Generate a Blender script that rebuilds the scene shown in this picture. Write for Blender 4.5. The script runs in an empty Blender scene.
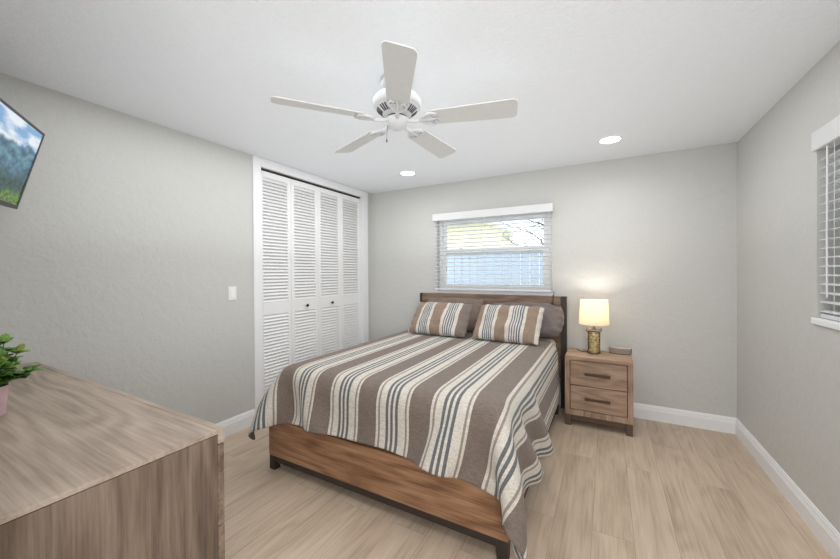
import bpy, bmesh, math, random
from mathutils import Vector, Matrix, noise
random.seed(7)
SC = bpy.context.scene
COL = SC.collection

# ---------------------------------------------------------------- camera, world, lights, exposure
ROOM_L, ROOM_R, ROOM_D, ROOM_H = -2.821, 0.956, 3.782, 2.44
cam_data = bpy.data.cameras.new('camera'); cam = bpy.data.objects.new('camera', cam_data); COL.objects.link(cam)
yaw, pitch, roll = 0.498596, -0.006181, -0.005480
fw = Vector((-math.sin(yaw)*math.cos(pitch), math.cos(yaw)*math.cos(pitch), math.sin(pitch)))
rt = Vector((math.cos(yaw), math.sin(yaw), 0)); up = rt.cross(fw)
r2 = rt*math.cos(roll)+up*math.sin(roll); u2 = -rt*math.sin(roll)+up*math.cos(roll)
M = Matrix((r2, u2, -fw)).transposed().to_4x4(); M.translation = Vector((0, 0, 1.36875))
cam.matrix_world = M
cam_data.sensor_width = 36; cam_data.lens = 342.96/840*36
cam_data.shift_y = (274.53-279.5)/840
cam_data.clip_start = 0.02
SC.camera = cam

world = bpy.data.worlds.new('sky'); SC.world = world; world.use_nodes = True
bg = world.node_tree.nodes['Background']
bg.inputs[0].default_value = (0.92, 0.96, 1.0, 1); bg.inputs[1].default_value = 3.0

def area_light(name, loc, aim, sx, sy, power, color=(1, 1, 1), spread=180):
    l = bpy.data.lights.new(name, 'AREA'); l.shape = 'RECTANGLE'; l.size = sx; l.size_y = sy
    l.energy = power; l.color = color; l.spread = math.radians(spread)
    o = bpy.data.objects.new(name, l); COL.objects.link(o); o.location = loc
    o.rotation_euler = (Vector(aim)-Vector(loc)).to_track_quat('-Z', 'Y').to_euler()
    return o
# three added soft fill lights with no fixture in the room
area_light('fill_behind_camera', (0.55, -0.85, 1.45), (-2.1, 2.8, 1.2), 1.5, 1.3, 46, (1.0, 1.0, 1.0), 130)  # added fill from behind the camera, no real source there
area_light('fill_uplight', (-1.1, 2.0, 1.50), (-1.1, 2.0, 2.5), 2.9, 3.0, 12, (0.95, 0.98, 1.0))  # added uplight floating mid-room to brighten the ceiling
area_light('fill_downlight', (-1.0, 1.85, 2.425), (-1.0, 1.85, 0.0), 3.1, 2.6, 34, (0.99, 1.0, 1.0))  # added downlight under the ceiling to brighten the lower room
SC.view_settings.view_transform = 'Standard'; SC.view_settings.look = 'None'
SC.view_settings.gamma = 1; SC.view_settings.exposure = 0.0
SC.view_settings.use_curve_mapping = False

# ---------------------------------------------------------------- materials
def s2l(c):
    return tuple((x/255/12.92 if x/255 <= 0.04045 else ((x/255+0.055)/1.055)**2.4) for x in c)+(1,)
def new_mat(name):
    m = bpy.data.materials.new(name); m.use_nodes = True
    return m, m.node_tree.nodes, m.node_tree.links, m.node_tree.nodes['Principled BSDF']
def ramp(N, stops, interp='LINEAR'):
    r = N.new('ShaderNodeValToRGB'); cr = r.color_ramp; cr.interpolation = interp
    while len(cr.elements) > 1: cr.elements.remove(cr.elements[-1])
    cr.elements[0].position = stops[0][0]; cr.elements[0].color = stops[0][1]
    for p, c in stops[1:]:
        e = cr.elements.new(p); e.color = c
    return r
def plain(name, rgb, rough=0.5, metal=0.0, bump=0.0, bscale=200, var=0.03, spec=0.5):
    m, N, Lk, b = new_mat(name)
    b.inputs['Roughness'].default_value = rough; b.inputs['Metallic'].default_value = metal
    b.inputs['Specular IOR Level'].default_value = spec
    tc = N.new('ShaderNodeTexCoord'); n = N.new('ShaderNodeTexNoise'); n.inputs['Scale'].default_value = bscale; n.inputs['Detail'].default_value = 4
    Lk.new(tc.outputs['Object'], n.inputs['Vector'])
    c = s2l(rgb)
    r = ramp(N, [(0.3, tuple(x*(1-var) for x in c[:3])+(1,)), (0.7, tuple(min(1, x*(1+var)) for x in c[:3])+(1,))])
    Lk.new(n.outputs['Fac'], r.inputs['Fac']); Lk.new(r.outputs['Color'], b.inputs['Base Color'])
    if bump:
        bp = N.new('ShaderNodeBump'); bp.inputs['Strength'].default_value = bump; bp.inputs['Distance'].default_value = 0.004
        Lk.new(n.outputs['Fac'], bp.inputs['Height']); Lk.new(bp.outputs['Normal'], b.inputs['Normal'])
    return m
def wall_mat(name, rgb, rough, strength, scale=55):
    """painted drywall with an orange-peel / knockdown skin"""
    m, N, Lk, b = new_mat(name)
    b.inputs['Roughness'].default_value = rough; b.inputs['Specular IOR Level'].default_value = 0.35
    tc = N.new('ShaderNodeTexCoord')
    n1 = N.new('ShaderNodeTexNoise'); n1.inputs['Scale'].default_value = scale; n1.inputs['Detail'].default_value = 5; n1.inputs['Roughness'].default_value = 0.6
    n2 = N.new('ShaderNodeTexNoise'); n2.inputs['Scale'].default_value = scale*0.33; n2.inputs['Detail'].default_value = 3
    Lk.new(tc.outputs['Object'], n1.inputs['Vector']); Lk.new(tc.outputs['Object'], n2.inputs['Vector'])
    rp = ramp(N, [(0.46, (0, 0, 0, 1)), (0.58, (1, 1, 1, 1))]); Lk.new(n2.outputs['Fac'], rp.inputs['Fac'])
    ad = N.new('ShaderNodeMath'); ad.operation = 'MULTIPLY_ADD'; ad.inputs[1].default_value = 0.6
    Lk.new(rp.outputs['Color'], ad.inputs[0]); Lk.new(n1.outputs['Fac'], ad.inputs[2])
    bp = N.new('ShaderNodeBump'); bp.inputs['Strength'].default_value = strength; bp.inputs['Distance'].default_value = 0.003
    Lk.new(ad.outputs[0], bp.inputs['Height']); Lk.new(bp.outputs['Normal'], b.inputs['Normal'])
    c = s2l(rgb); r = ramp(N, [(0.3, tuple(x*0.975 for x in c[:3])+(1,)), (0.7, tuple(min(1, x*1.025) for x in c[:3])+(1,))])
    Lk.new(n1.outputs['Fac'], r.inputs['Fac']); Lk.new(r.outputs['Color'], b.inputs['Base Color'])
    return m
def wood(name, dark, mid, light, axis='X', scale=1.0, rough=0.5, figure=26.0, contrast=1.0, seed=0.0):
    """grain running along one object axis: contour figure of a stretched noise plus fine pores"""
    m, N, Lk, b = new_mat(name)
    b.inputs['Roughness'].default_value = rough; b.inputs['Specular IOR Level'].default_value = 0.4
    tc = N.new('ShaderNodeTexCoord')
    def mp(long, cross, off=0):
        k = N.new('ShaderNodeMapping'); v = {'X': (long, cross, cross), 'Y': (cross, long, cross), 'Z': (cross, cross, long)}[axis]
        k.inputs['Scale'].default_value = v; k.inputs['Location'].default_value = (seed+off,)*3
        Lk.new(tc.outputs['Object'], k.inputs['Vector']); return k
    n1 = N.new('ShaderNodeTexNoise'); n1.inputs['Scale'].default_value = 1.0*scale; n1.inputs['Detail'].default_value = 2.5; n1.inputs['Roughness'].default_value = 0.42
    Lk.new(mp(0.9, 4.2).outputs[0], n1.inputs['Vector'])
    mu = N.new('ShaderNodeMath'); mu.operation = 'MULTIPLY'; mu.inputs[1].default_value = figure*0.62*math.pi; Lk.new(n1.outputs['Fac'], mu.inputs[0])
    si = N.new('ShaderNodeMath'); si.operation = 'SINE'; Lk.new(mu.outputs[0], si.inputs[0])
    n2 = N.new('ShaderNodeTexNoise'); n2.inputs['Scale'].default_value = 1.0; n2.inputs['Detail'].default_value = 6; n2.inputs['Roughness'].default_value = 0.7
    Lk.new(mp(4*scale, 105*scale, 3.1).outputs[0], n2.inputs['Vector'])
    n3 = N.new('ShaderNodeTexNoise'); n3.inputs['Scale'].default_value = 1.0; n3.inputs['Detail'].default_value = 3
    Lk.new(mp(1.2*scale, 9*scale, 7.7).outputs[0], n3.inputs['Vector'])
    a1 = N.new('ShaderNodeMath'); a1.operation = 'MULTIPLY_ADD'; a1.inputs[1].default_value = 0.085*contrast; a1.inputs[2].default_value = 0.0; Lk.new(si.outputs[0], a1.inputs[0])
    a2 = N.new('ShaderNodeMath'); a2.operation = 'MULTIPLY_ADD'; a2.inputs[1].default_value = 0.85*contrast; Lk.new(n2.outputs['Fac'], a2.inputs[0]); Lk.new(a1.outputs[0], a2.inputs[2])
    a3 = N.new('ShaderNodeMath'); a3.operation = 'MULTIPLY_ADD'; a3.inputs[1].default_value = 0.45*contrast; Lk.new(n3.outputs['Fac'], a3.inputs[0]); Lk.new(a2.outputs[0], a3.inputs[2])
    c0 = 0.65*contrast
    r = ramp(N, [(c0-0.26, s2l(dark)), (c0, s2l(mid)), (c0+0.24, s2l(light))])
    Lk.new(a3.outputs[0], r.inputs['Fac']); Lk.new(r.outputs['Color'], b.inputs['Base Color'])
    bp = N.new('ShaderNodeBump'); bp.inputs['Strength'].default_value = 0.15; bp.inputs['Distance'].default_value = 0.001
    Lk.new(n2.outputs['Fac'], bp.inputs['Height']); Lk.new(bp.outputs['Normal'], b.inputs['Normal'])
    return m
def emit_mat(name, rgb, strength):
    m, N, Lk, b = new_mat(name); b.inputs['Base Color'].default_value = s2l(rgb)
    b.inputs['Emission Color'].default_value = s2l(rgb); b.inputs['Emission Strength'].default_value = strength
    return m
def glass_mat(name, tint=(0.94, 0.97, 0.97, 1)):
    m = bpy.data.materials.new(name); m.use_nodes = True; N = m.node_tree.nodes; Lk = m.node_tree.links
    N.remove(N['Principled BSDF']); out = N['Material Output']
    t = N.new('ShaderNodeBsdfTransparent'); g = N.new('ShaderNodeBsdfGlossy'); g.inputs['Roughness'].default_value = 0.02
    t.inputs[0].default_value = tint
    f = N.new('ShaderNodeFresnel'); f.inputs[0].default_value = 1.35; mx = N.new('ShaderNodeMixShader')
    Lk.new(f.outputs[0], mx.inputs[0]); Lk.new(t.outputs[0], mx.inputs[1]); Lk.new(g.outputs[0], mx.inputs[2]); Lk.new(mx.outputs[0], out.inputs[0])
    return m
def floor_mat():
    m, N, Lk, b = new_mat('oak_planks')
    b.inputs['Roughness'].default_value = 0.42; b.inputs['Specular IOR Level'].default_value = 0.4
    tc = N.new('ShaderNodeTexCoord'); rot = N.new('ShaderNodeMapping'); rot.inputs['Rotation'].default_value = (0, 0, math.pi/2)
    rot.inputs['Location'].default_value = (0.35, 0.07, 0)
    Lk.new(tc.outputs['Object'], rot.inputs['Vector'])
    br = N.new('ShaderNodeTexBrick'); br.offset = 0.37; br.inputs['Scale'].default_value = 1
    br.inputs['Brick Width'].default_value = 1.22; br.inputs['Row Height'].default_value = 0.19; br.inputs['Mortar Size'].default_value = 0.0012
    br.inputs['Mortar Smooth'].default_value = 0.3
    br.inputs['Color1'].default_value = (0, 0, 0, 1); br.inputs['Color2'].default_value = (1, 1, 1, 1); br.inputs['Mortar'].default_value = (0.5, 0.5, 0.5, 1)
    Lk.new(rot.outputs[0], br.inputs['Vector'])
    # every plank shifts the grain by its own amount
    off = N.new('ShaderNodeVectorMath'); off.operation = 'MULTIPLY_ADD'; off.inputs[1].default_value = (13, 7, 5)
    Lk.new(br.outputs['Color'], off.inputs[0]); Lk.new(tc.outputs['Object'], off.inputs[2])
    def mp(v):
        k = N.new('ShaderNodeMapping'); k.inputs['Scale'].default_value = v; Lk.new(off.outputs[0], k.inputs['Vector']); return k
    n1 = N.new('ShaderNodeTexNoise'); n1.inputs['Scale'].default_value = 1; n1.inputs['Detail'].default_value = 2; Lk.new(mp((5, 0.9, 1)).outputs[0], n1.inputs['Vector'])
    mu = N.new('ShaderNodeMath'); mu.operation = 'MULTIPLY'; mu.inputs[1].default_value = 48; Lk.new(n1.outputs['Fac'], mu.inputs[0])
    si = N.new('ShaderNodeMath'); si.operation = 'SINE'; Lk.new(mu.outputs[0], si.inputs[0])
    n2 = N.new('ShaderNodeTexNoise'); n2.inputs['Scale'].default_value = 1; n2.inputs['Detail'].default_value = 6; n2.inputs['Roughness'].default_value = 0.65; Lk.new(mp((70, 3, 1)).outputs[0], n2.inputs['Vector'])
    n3 = N.new('ShaderNodeTexNoise'); n3.inputs['Scale'].default_value = 1; n3.inputs['Detail'].default_value = 3; Lk.new(mp((6, 1.6, 1)).outputs[0], n3.inputs['Vector'])
    a1 = N.new('ShaderNodeMath'); a1.operation = 'MULTIPLY'; a1.inputs[1].default_value = 0.05; Lk.new(si.outputs[0], a1.inputs[0])
    a2 = N.new('ShaderNodeMath'); a2.operation = 'MULTIPLY_ADD'; a2.inputs[1].default_value = 0.6; Lk.new(n2.outputs['Fac'], a2.inputs[0]); Lk.new(a1.outputs[0], a2.inputs[2])
    a3 = N.new('ShaderNodeMath'); a3.operation = 'MULTIPLY_ADD'; a3.inputs[1].default_value = 0.5; Lk.new(n3.outputs['Fac'], a3.inputs[0]); Lk.new(a2.outputs[0], a3.inputs[2])
    a4 = N.new('ShaderNodeMath'); a4.operation = 'MULTIPLY_ADD'; a4.inputs[1].default_value = 0.09; Lk.new(br.outputs['Color'], a4.inputs[0]); Lk.new(a3.outputs[0], a4.inputs[2])
    r = ramp(N, FLOOR_STOPS); Lk.new(a4.outputs[0], r.inputs['Fac'])
    mx = N.new('ShaderNodeMix'); mx.data_type = 'RGBA'; mx.inputs[7].default_value = s2l((158, 138, 118))
    Lk.new(br.outputs['Fac'], mx.inputs[0]); Lk.new(r.outputs['Color'], mx.inputs[6]); Lk.new(mx.outputs[2], b.inputs['Base Color'])
    bp = N.new('ShaderNodeBump'); bp.inputs['Strength'].default_value = 0.12; bp.inputs['Distance'].default_value = 0.001
    Lk.new(n2.outputs['Fac'], bp.inputs['Height']); Lk.new(bp.outputs['Normal'], b.inputs['Normal'])
    return m
FLOOR_STOPS = [(0.34, s2l((162, 141, 121))), (0.60, s2l((194, 174, 153))), (0.86, s2l((210, 192, 172)))]
DARKF, CREAM, SLATE, THIN = (128, 115, 106), (216, 209, 199), (108, 110, 113), (156, 142, 131)
def fabric_mat(name, stops, rough=0.9, weave=420, bump=0.5, puckers=True, var=0.16):
    """striped woven cotton: the stripes follow the cloth's own width coordinate (UV x)"""
    m, N, Lk, b = new_mat(name); b.inputs['Roughness'].default_value = rough; b.inputs['Specular IOR Level'].default_value = 0.15
    b.inputs['Sheen Weight'].default_value = 0.15
    uv = N.new('ShaderNodeUVMap'); uv.uv_map = 'UVMap'; sp = N.new('ShaderNodeSeparateXYZ'); Lk.new(uv.outputs[0], sp.inputs[0])
    r = ramp(N, [(p, s2l(c)) for p, c in stops], 'CONSTANT')
    fr = N.new('ShaderNodeMath'); fr.operation = 'FRACT'; Lk.new(sp.outputs[0], fr.inputs[0]); Lk.new(fr.outputs[0], r.inputs['Fac'])
    tc = N.new('ShaderNodeTexCoord')
    n = N.new('ShaderNodeTexNoise'); n.inputs['Scale'].default_value = weave*0.35; n.inputs['Detail'].default_value = 3
    Lk.new(tc.outputs['Object'], n.inputs['Vector'])
    n2 = N.new('ShaderNodeTexNoise'); n2.inputs['Scale'].default_value = 60; n2.inputs['Detail'].default_value = 3
    mp = N.new('ShaderNodeMapping'); mp.inputs['Scale'].default_value = (0.45, 2.6, 2.4) ; Lk.new(tc.outputs['Object'], mp.inputs['Vector']); Lk.new(mp.outputs[0], n2.inputs['Vector'])
    ad = N.new('ShaderNodeMath'); ad.operation = 'ADD'; Lk.new(n.outputs['Fac'], ad.inputs[0]); Lk.new(n2.outputs['Fac'], ad.inputs[1])
    vr = ramp(N, [(0.40, (1-var,)*3+(1,)), (0.60, (1,)*3+(1,))])
    ha = N.new('ShaderNodeMath'); ha.operation = 'MULTIPLY'; ha.inputs[1].default_value = 0.5; Lk.new(ad.outputs[0], ha.inputs[0]); Lk.new(ha.outputs[0], vr.inputs['Fac'])
    mx = N.new('ShaderNodeMix'); mx.data_type = 'RGBA'; mx.blend_type = 'MULTIPLY'; mx.inputs[0].default_value = 1
    Lk.new(r.outputs['Color'], mx.inputs[6]); Lk.new(vr.outputs['Color'], mx.inputs[7]); Lk.new(mx.outputs[2], b.inputs['Base Color'])
    bp = N.new('ShaderNodeBump'); bp.inputs['Strength'].default_value = bump; bp.inputs['Distance'].default_value = 0.006
    Lk.new(ha.outputs[0], bp.inputs['Height']); Lk.new(bp.outputs['Normal'], b.inputs['Normal'])
    return m

MW = wall_mat('grey_wall_paint', (203, 203, 200), 0.5, 0.40)
MC = wall_mat('white_ceiling_paint', (236, 239, 243), 0.85, 0.25, 90)
MF = floor_mat()
MT = plain('white_trim_paint', (240, 241, 243), 0.35, var=0.01)
MDOOR = plain('white_louver_paint', (240, 240, 240), 0.4, var=0.01)
MDARK = plain('dark_void', (40, 40, 42), 0.8)
MFAN = plain('white_fan_enamel', (200, 201, 202), 0.35, var=0.01)
MBLADE = plain('white_blade', (198, 197, 195), 0.45, var=0.02, bscale=30)
MSLOT = plain('dark_vent', (60, 60, 60), 0.6)
MVINYL = plain('white_vinyl', (248, 249, 250), 0.35, var=0.01)
def slat_mat():
    m, N, Lk, b = new_mat('white_slat'); b.inputs['Roughness'].default_value = 0.4; b.inputs['Base Color'].default_value = s2l((244, 245, 246))
    t = N.new('ShaderNodeBsdfTranslucent'); t.inputs[0].default_value = s2l((246, 247, 248)); mx = N.new('ShaderNodeMixShader'); mx.inputs[0].default_value = 0.25
    Lk.new(b.outputs[0], mx.inputs[1]); Lk.new(t.outputs[0], mx.inputs[2]); Lk.new(mx.outputs[0], N['Material Output'].inputs[0]); return m
MSLAT = slat_mat()
MCORD = plain('white_cord', (225, 225, 225), 0.7)
MGLASS = glass_mat('window_glass')
MBLACK = plain('black_plastic', (26, 26, 28), 0.4)
MBRONZE = plain('dark_bronze', (84, 72, 60), 0.4, 0.6)
MPOST = plain('dark_metal', (62, 55, 50), 0.5, 0.3)
MKNOB = plain('dark_knob', (58, 56, 56), 0.35, 0.5)

# ---------------------------------------------------------------- mesh helpers
class MB:
    def __init__(s): s.bm = bmesh.new(); s.mats = []
    def _m(s, mat):
        if mat is None: return 0
        if mat not in s.mats: s.mats.append(mat)
        return s.mats.index(mat)
    def _merge(s, t, mi):
        for f in t.faces: f.material_index = mi
        me = bpy.data.meshes.new('t'); t.to_mesh(me); t.free(); s.bm.from_mesh(me); bpy.data.meshes.remove(me)
    def box(s, a, b, bev=0.0, seg=2, mat=None, rot=None, piv=None):
        t = bmesh.new(); bmesh.ops.create_cube(t, size=1)
        for v in t.verts: v.co = [(a[i]+b[i])/2+v.co[i]*(b[i]-a[i]) for i in range(3)]
        if bev: bmesh.ops.bevel(t, geom=t.edges[:], offset=bev, segments=seg, profile=0.5, affect='EDGES')
        if rot is not None:
            c = Vector(piv) if piv is not None else Vector([(a[i]+b[i])/2 for i in range(3)])
            for v in t.verts: v.co = rot @ (v.co-c)+c
        s._merge(t, s._m(mat)); return s
    def lathe(s, prof, c=(0, 0, 0), n=32, axis='Z', mat=None, cap=True, xf=None):
        t = bmesh.new(); rings = []
        for r, z in prof:
            rings.append([t.verts.new((r*math.cos(2*math.pi*k/n), r*math.sin(2*math.pi*k/n), z)) for k in range(n)])
        for a, b in zip(rings, rings[1:]):
            for k in range(n): t.faces.new((a[k], a[(k+1) % n], b[(k+1) % n], b[k]))
        if cap: t.faces.new(rings[0][::-1]); t.faces.new(rings[-1])
        R = {'Z': Matrix.Identity(3), 'X': Matrix.Rotation(math.pi/2, 3, 'Y'), 'Y': Matrix.Rotation(-math.pi/2, 3, 'X')}[axis]
        for v in t.verts:
            v.co = R @ v.co
            if xf is not None: v.co = xf @ v.co
            v.co += Vector(c)
        bmesh.ops.recalc_face_normals(t, faces=t.faces)
        s._merge(t, s._m(mat)); return s
    def tube(s, pts, r, n=8, mat=None, cap=True):
        t = bmesh.new(); pts = [Vector(p) for p in pts]; rings = []
        rr = r if isinstance(r, (list, tuple)) else [r]*len(pts); prev = None
        for i, p in enumerate(pts):
            d = (pts[min(i+1, len(pts)-1)]-pts[max(i-1, 0)]).normalized()
            a = prev if prev is not None else (Vector((0, 0, 1)) if abs(d.z) < .9 else Vector((1, 0, 0)))
            x = (a-d*a.dot(d)).normalized(); prev = x; y = d.cross(x)
            rings.append([t.verts.new(p+(x*math.cos(2*math.pi*k/n)+y*math.sin(2*math.pi*k/n))*rr[i]) for k in range(n)])
        for a, b in zip(rings, rings[1:]):
            for k in range(n): t.faces.new((a[k], a[(k+1) % n], b[(k+1) % n], b[k]))
        if cap: t.faces.new(rings[0][::-1]); t.faces.new(rings[-1])
        bmesh.ops.recalc_face_normals(t, faces=t.faces)
        s._merge(t, s._m(mat)); return s
    def prism(s, poly, h, xf=None, mat=None, bev=0.0):
        """polygon in XY extruded from z=0 to z=h, then transformed"""
        t = bmesh.new(); n = len(poly)
        a = [t.verts.new((p[0], p[1], 0)) for p in poly]; b = [t.verts.new((p[0], p[1], h)) for p in poly]
        t.faces.new(a[::-1]); t.faces.new(b)
        for k in range(n): t.faces.new((a[k], a[(k+1) % n], b[(k+1) % n], b[k]))
        if bev: bmesh.ops.bevel(t, geom=t.edges[:], offset=bev, segments=2, profile=0.5, affect='EDGES')
        if xf is not None:
            for v in t.verts: v.co = xf @ v.co
        bmesh.ops.recalc_face_normals(t, faces=t.faces)
        s._merge(t, s._m(mat)); return s
    def build(s, name, mat=None, parent=None, smooth=False, origin=None):
        me = bpy.data.meshes.new(name)
        if origin is not None:
            for v in s.bm.verts: v.co -= Vector(origin)
        s.bm.to_mesh(me); s.bm.free()
        if s.mats:
            for m in s.mats: me.materials.append(m)
        elif mat: me.materials.append(mat)
        if smooth:
            for p in me.polygons: p.use_smooth = True
        o = bpy.data.objects.new(name, me); COL.objects.link(o)
        if origin is not None: o.location = origin
        if parent: o.parent = parent
        if smooth: me.set_sharp_from_angle(angle=math.radians(38))
        return o
def tag(o, label=None, cat=None, group=None, kind=None):
    if label: o['label'] = label
    if cat: o['category'] = cat
    if group: o['group'] = group
    if kind: o['kind'] = kind
    return o
def thing(name, label, cat, loc=(0, 0, 0), rz=0.0, group=None):
    o = bpy.data.objects.new(name, None); COL.objects.link(o); o.empty_display_size = 0.1
    o.location = loc; o.rotation_euler = (0, 0, rz); return tag(o, label, cat, group)
def struct_obj(o): o['kind'] = 'structure'; return o
def copy_tree(o, parent=None):
    c = o.copy(); COL.objects.link(c)
    if parent: c.parent = parent
    for ch in list(o.children): copy_tree(ch, c)
    return c
L, R, D, H = ROOM_L, ROOM_R, ROOM_D, ROOM_H

CX0, CX1 = -2.33, 0.010000000000000009
STRIPE0 = -0.600
BLADE_PITCH = math.radians(-13)
LAMP_POWER = 4.4
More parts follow.
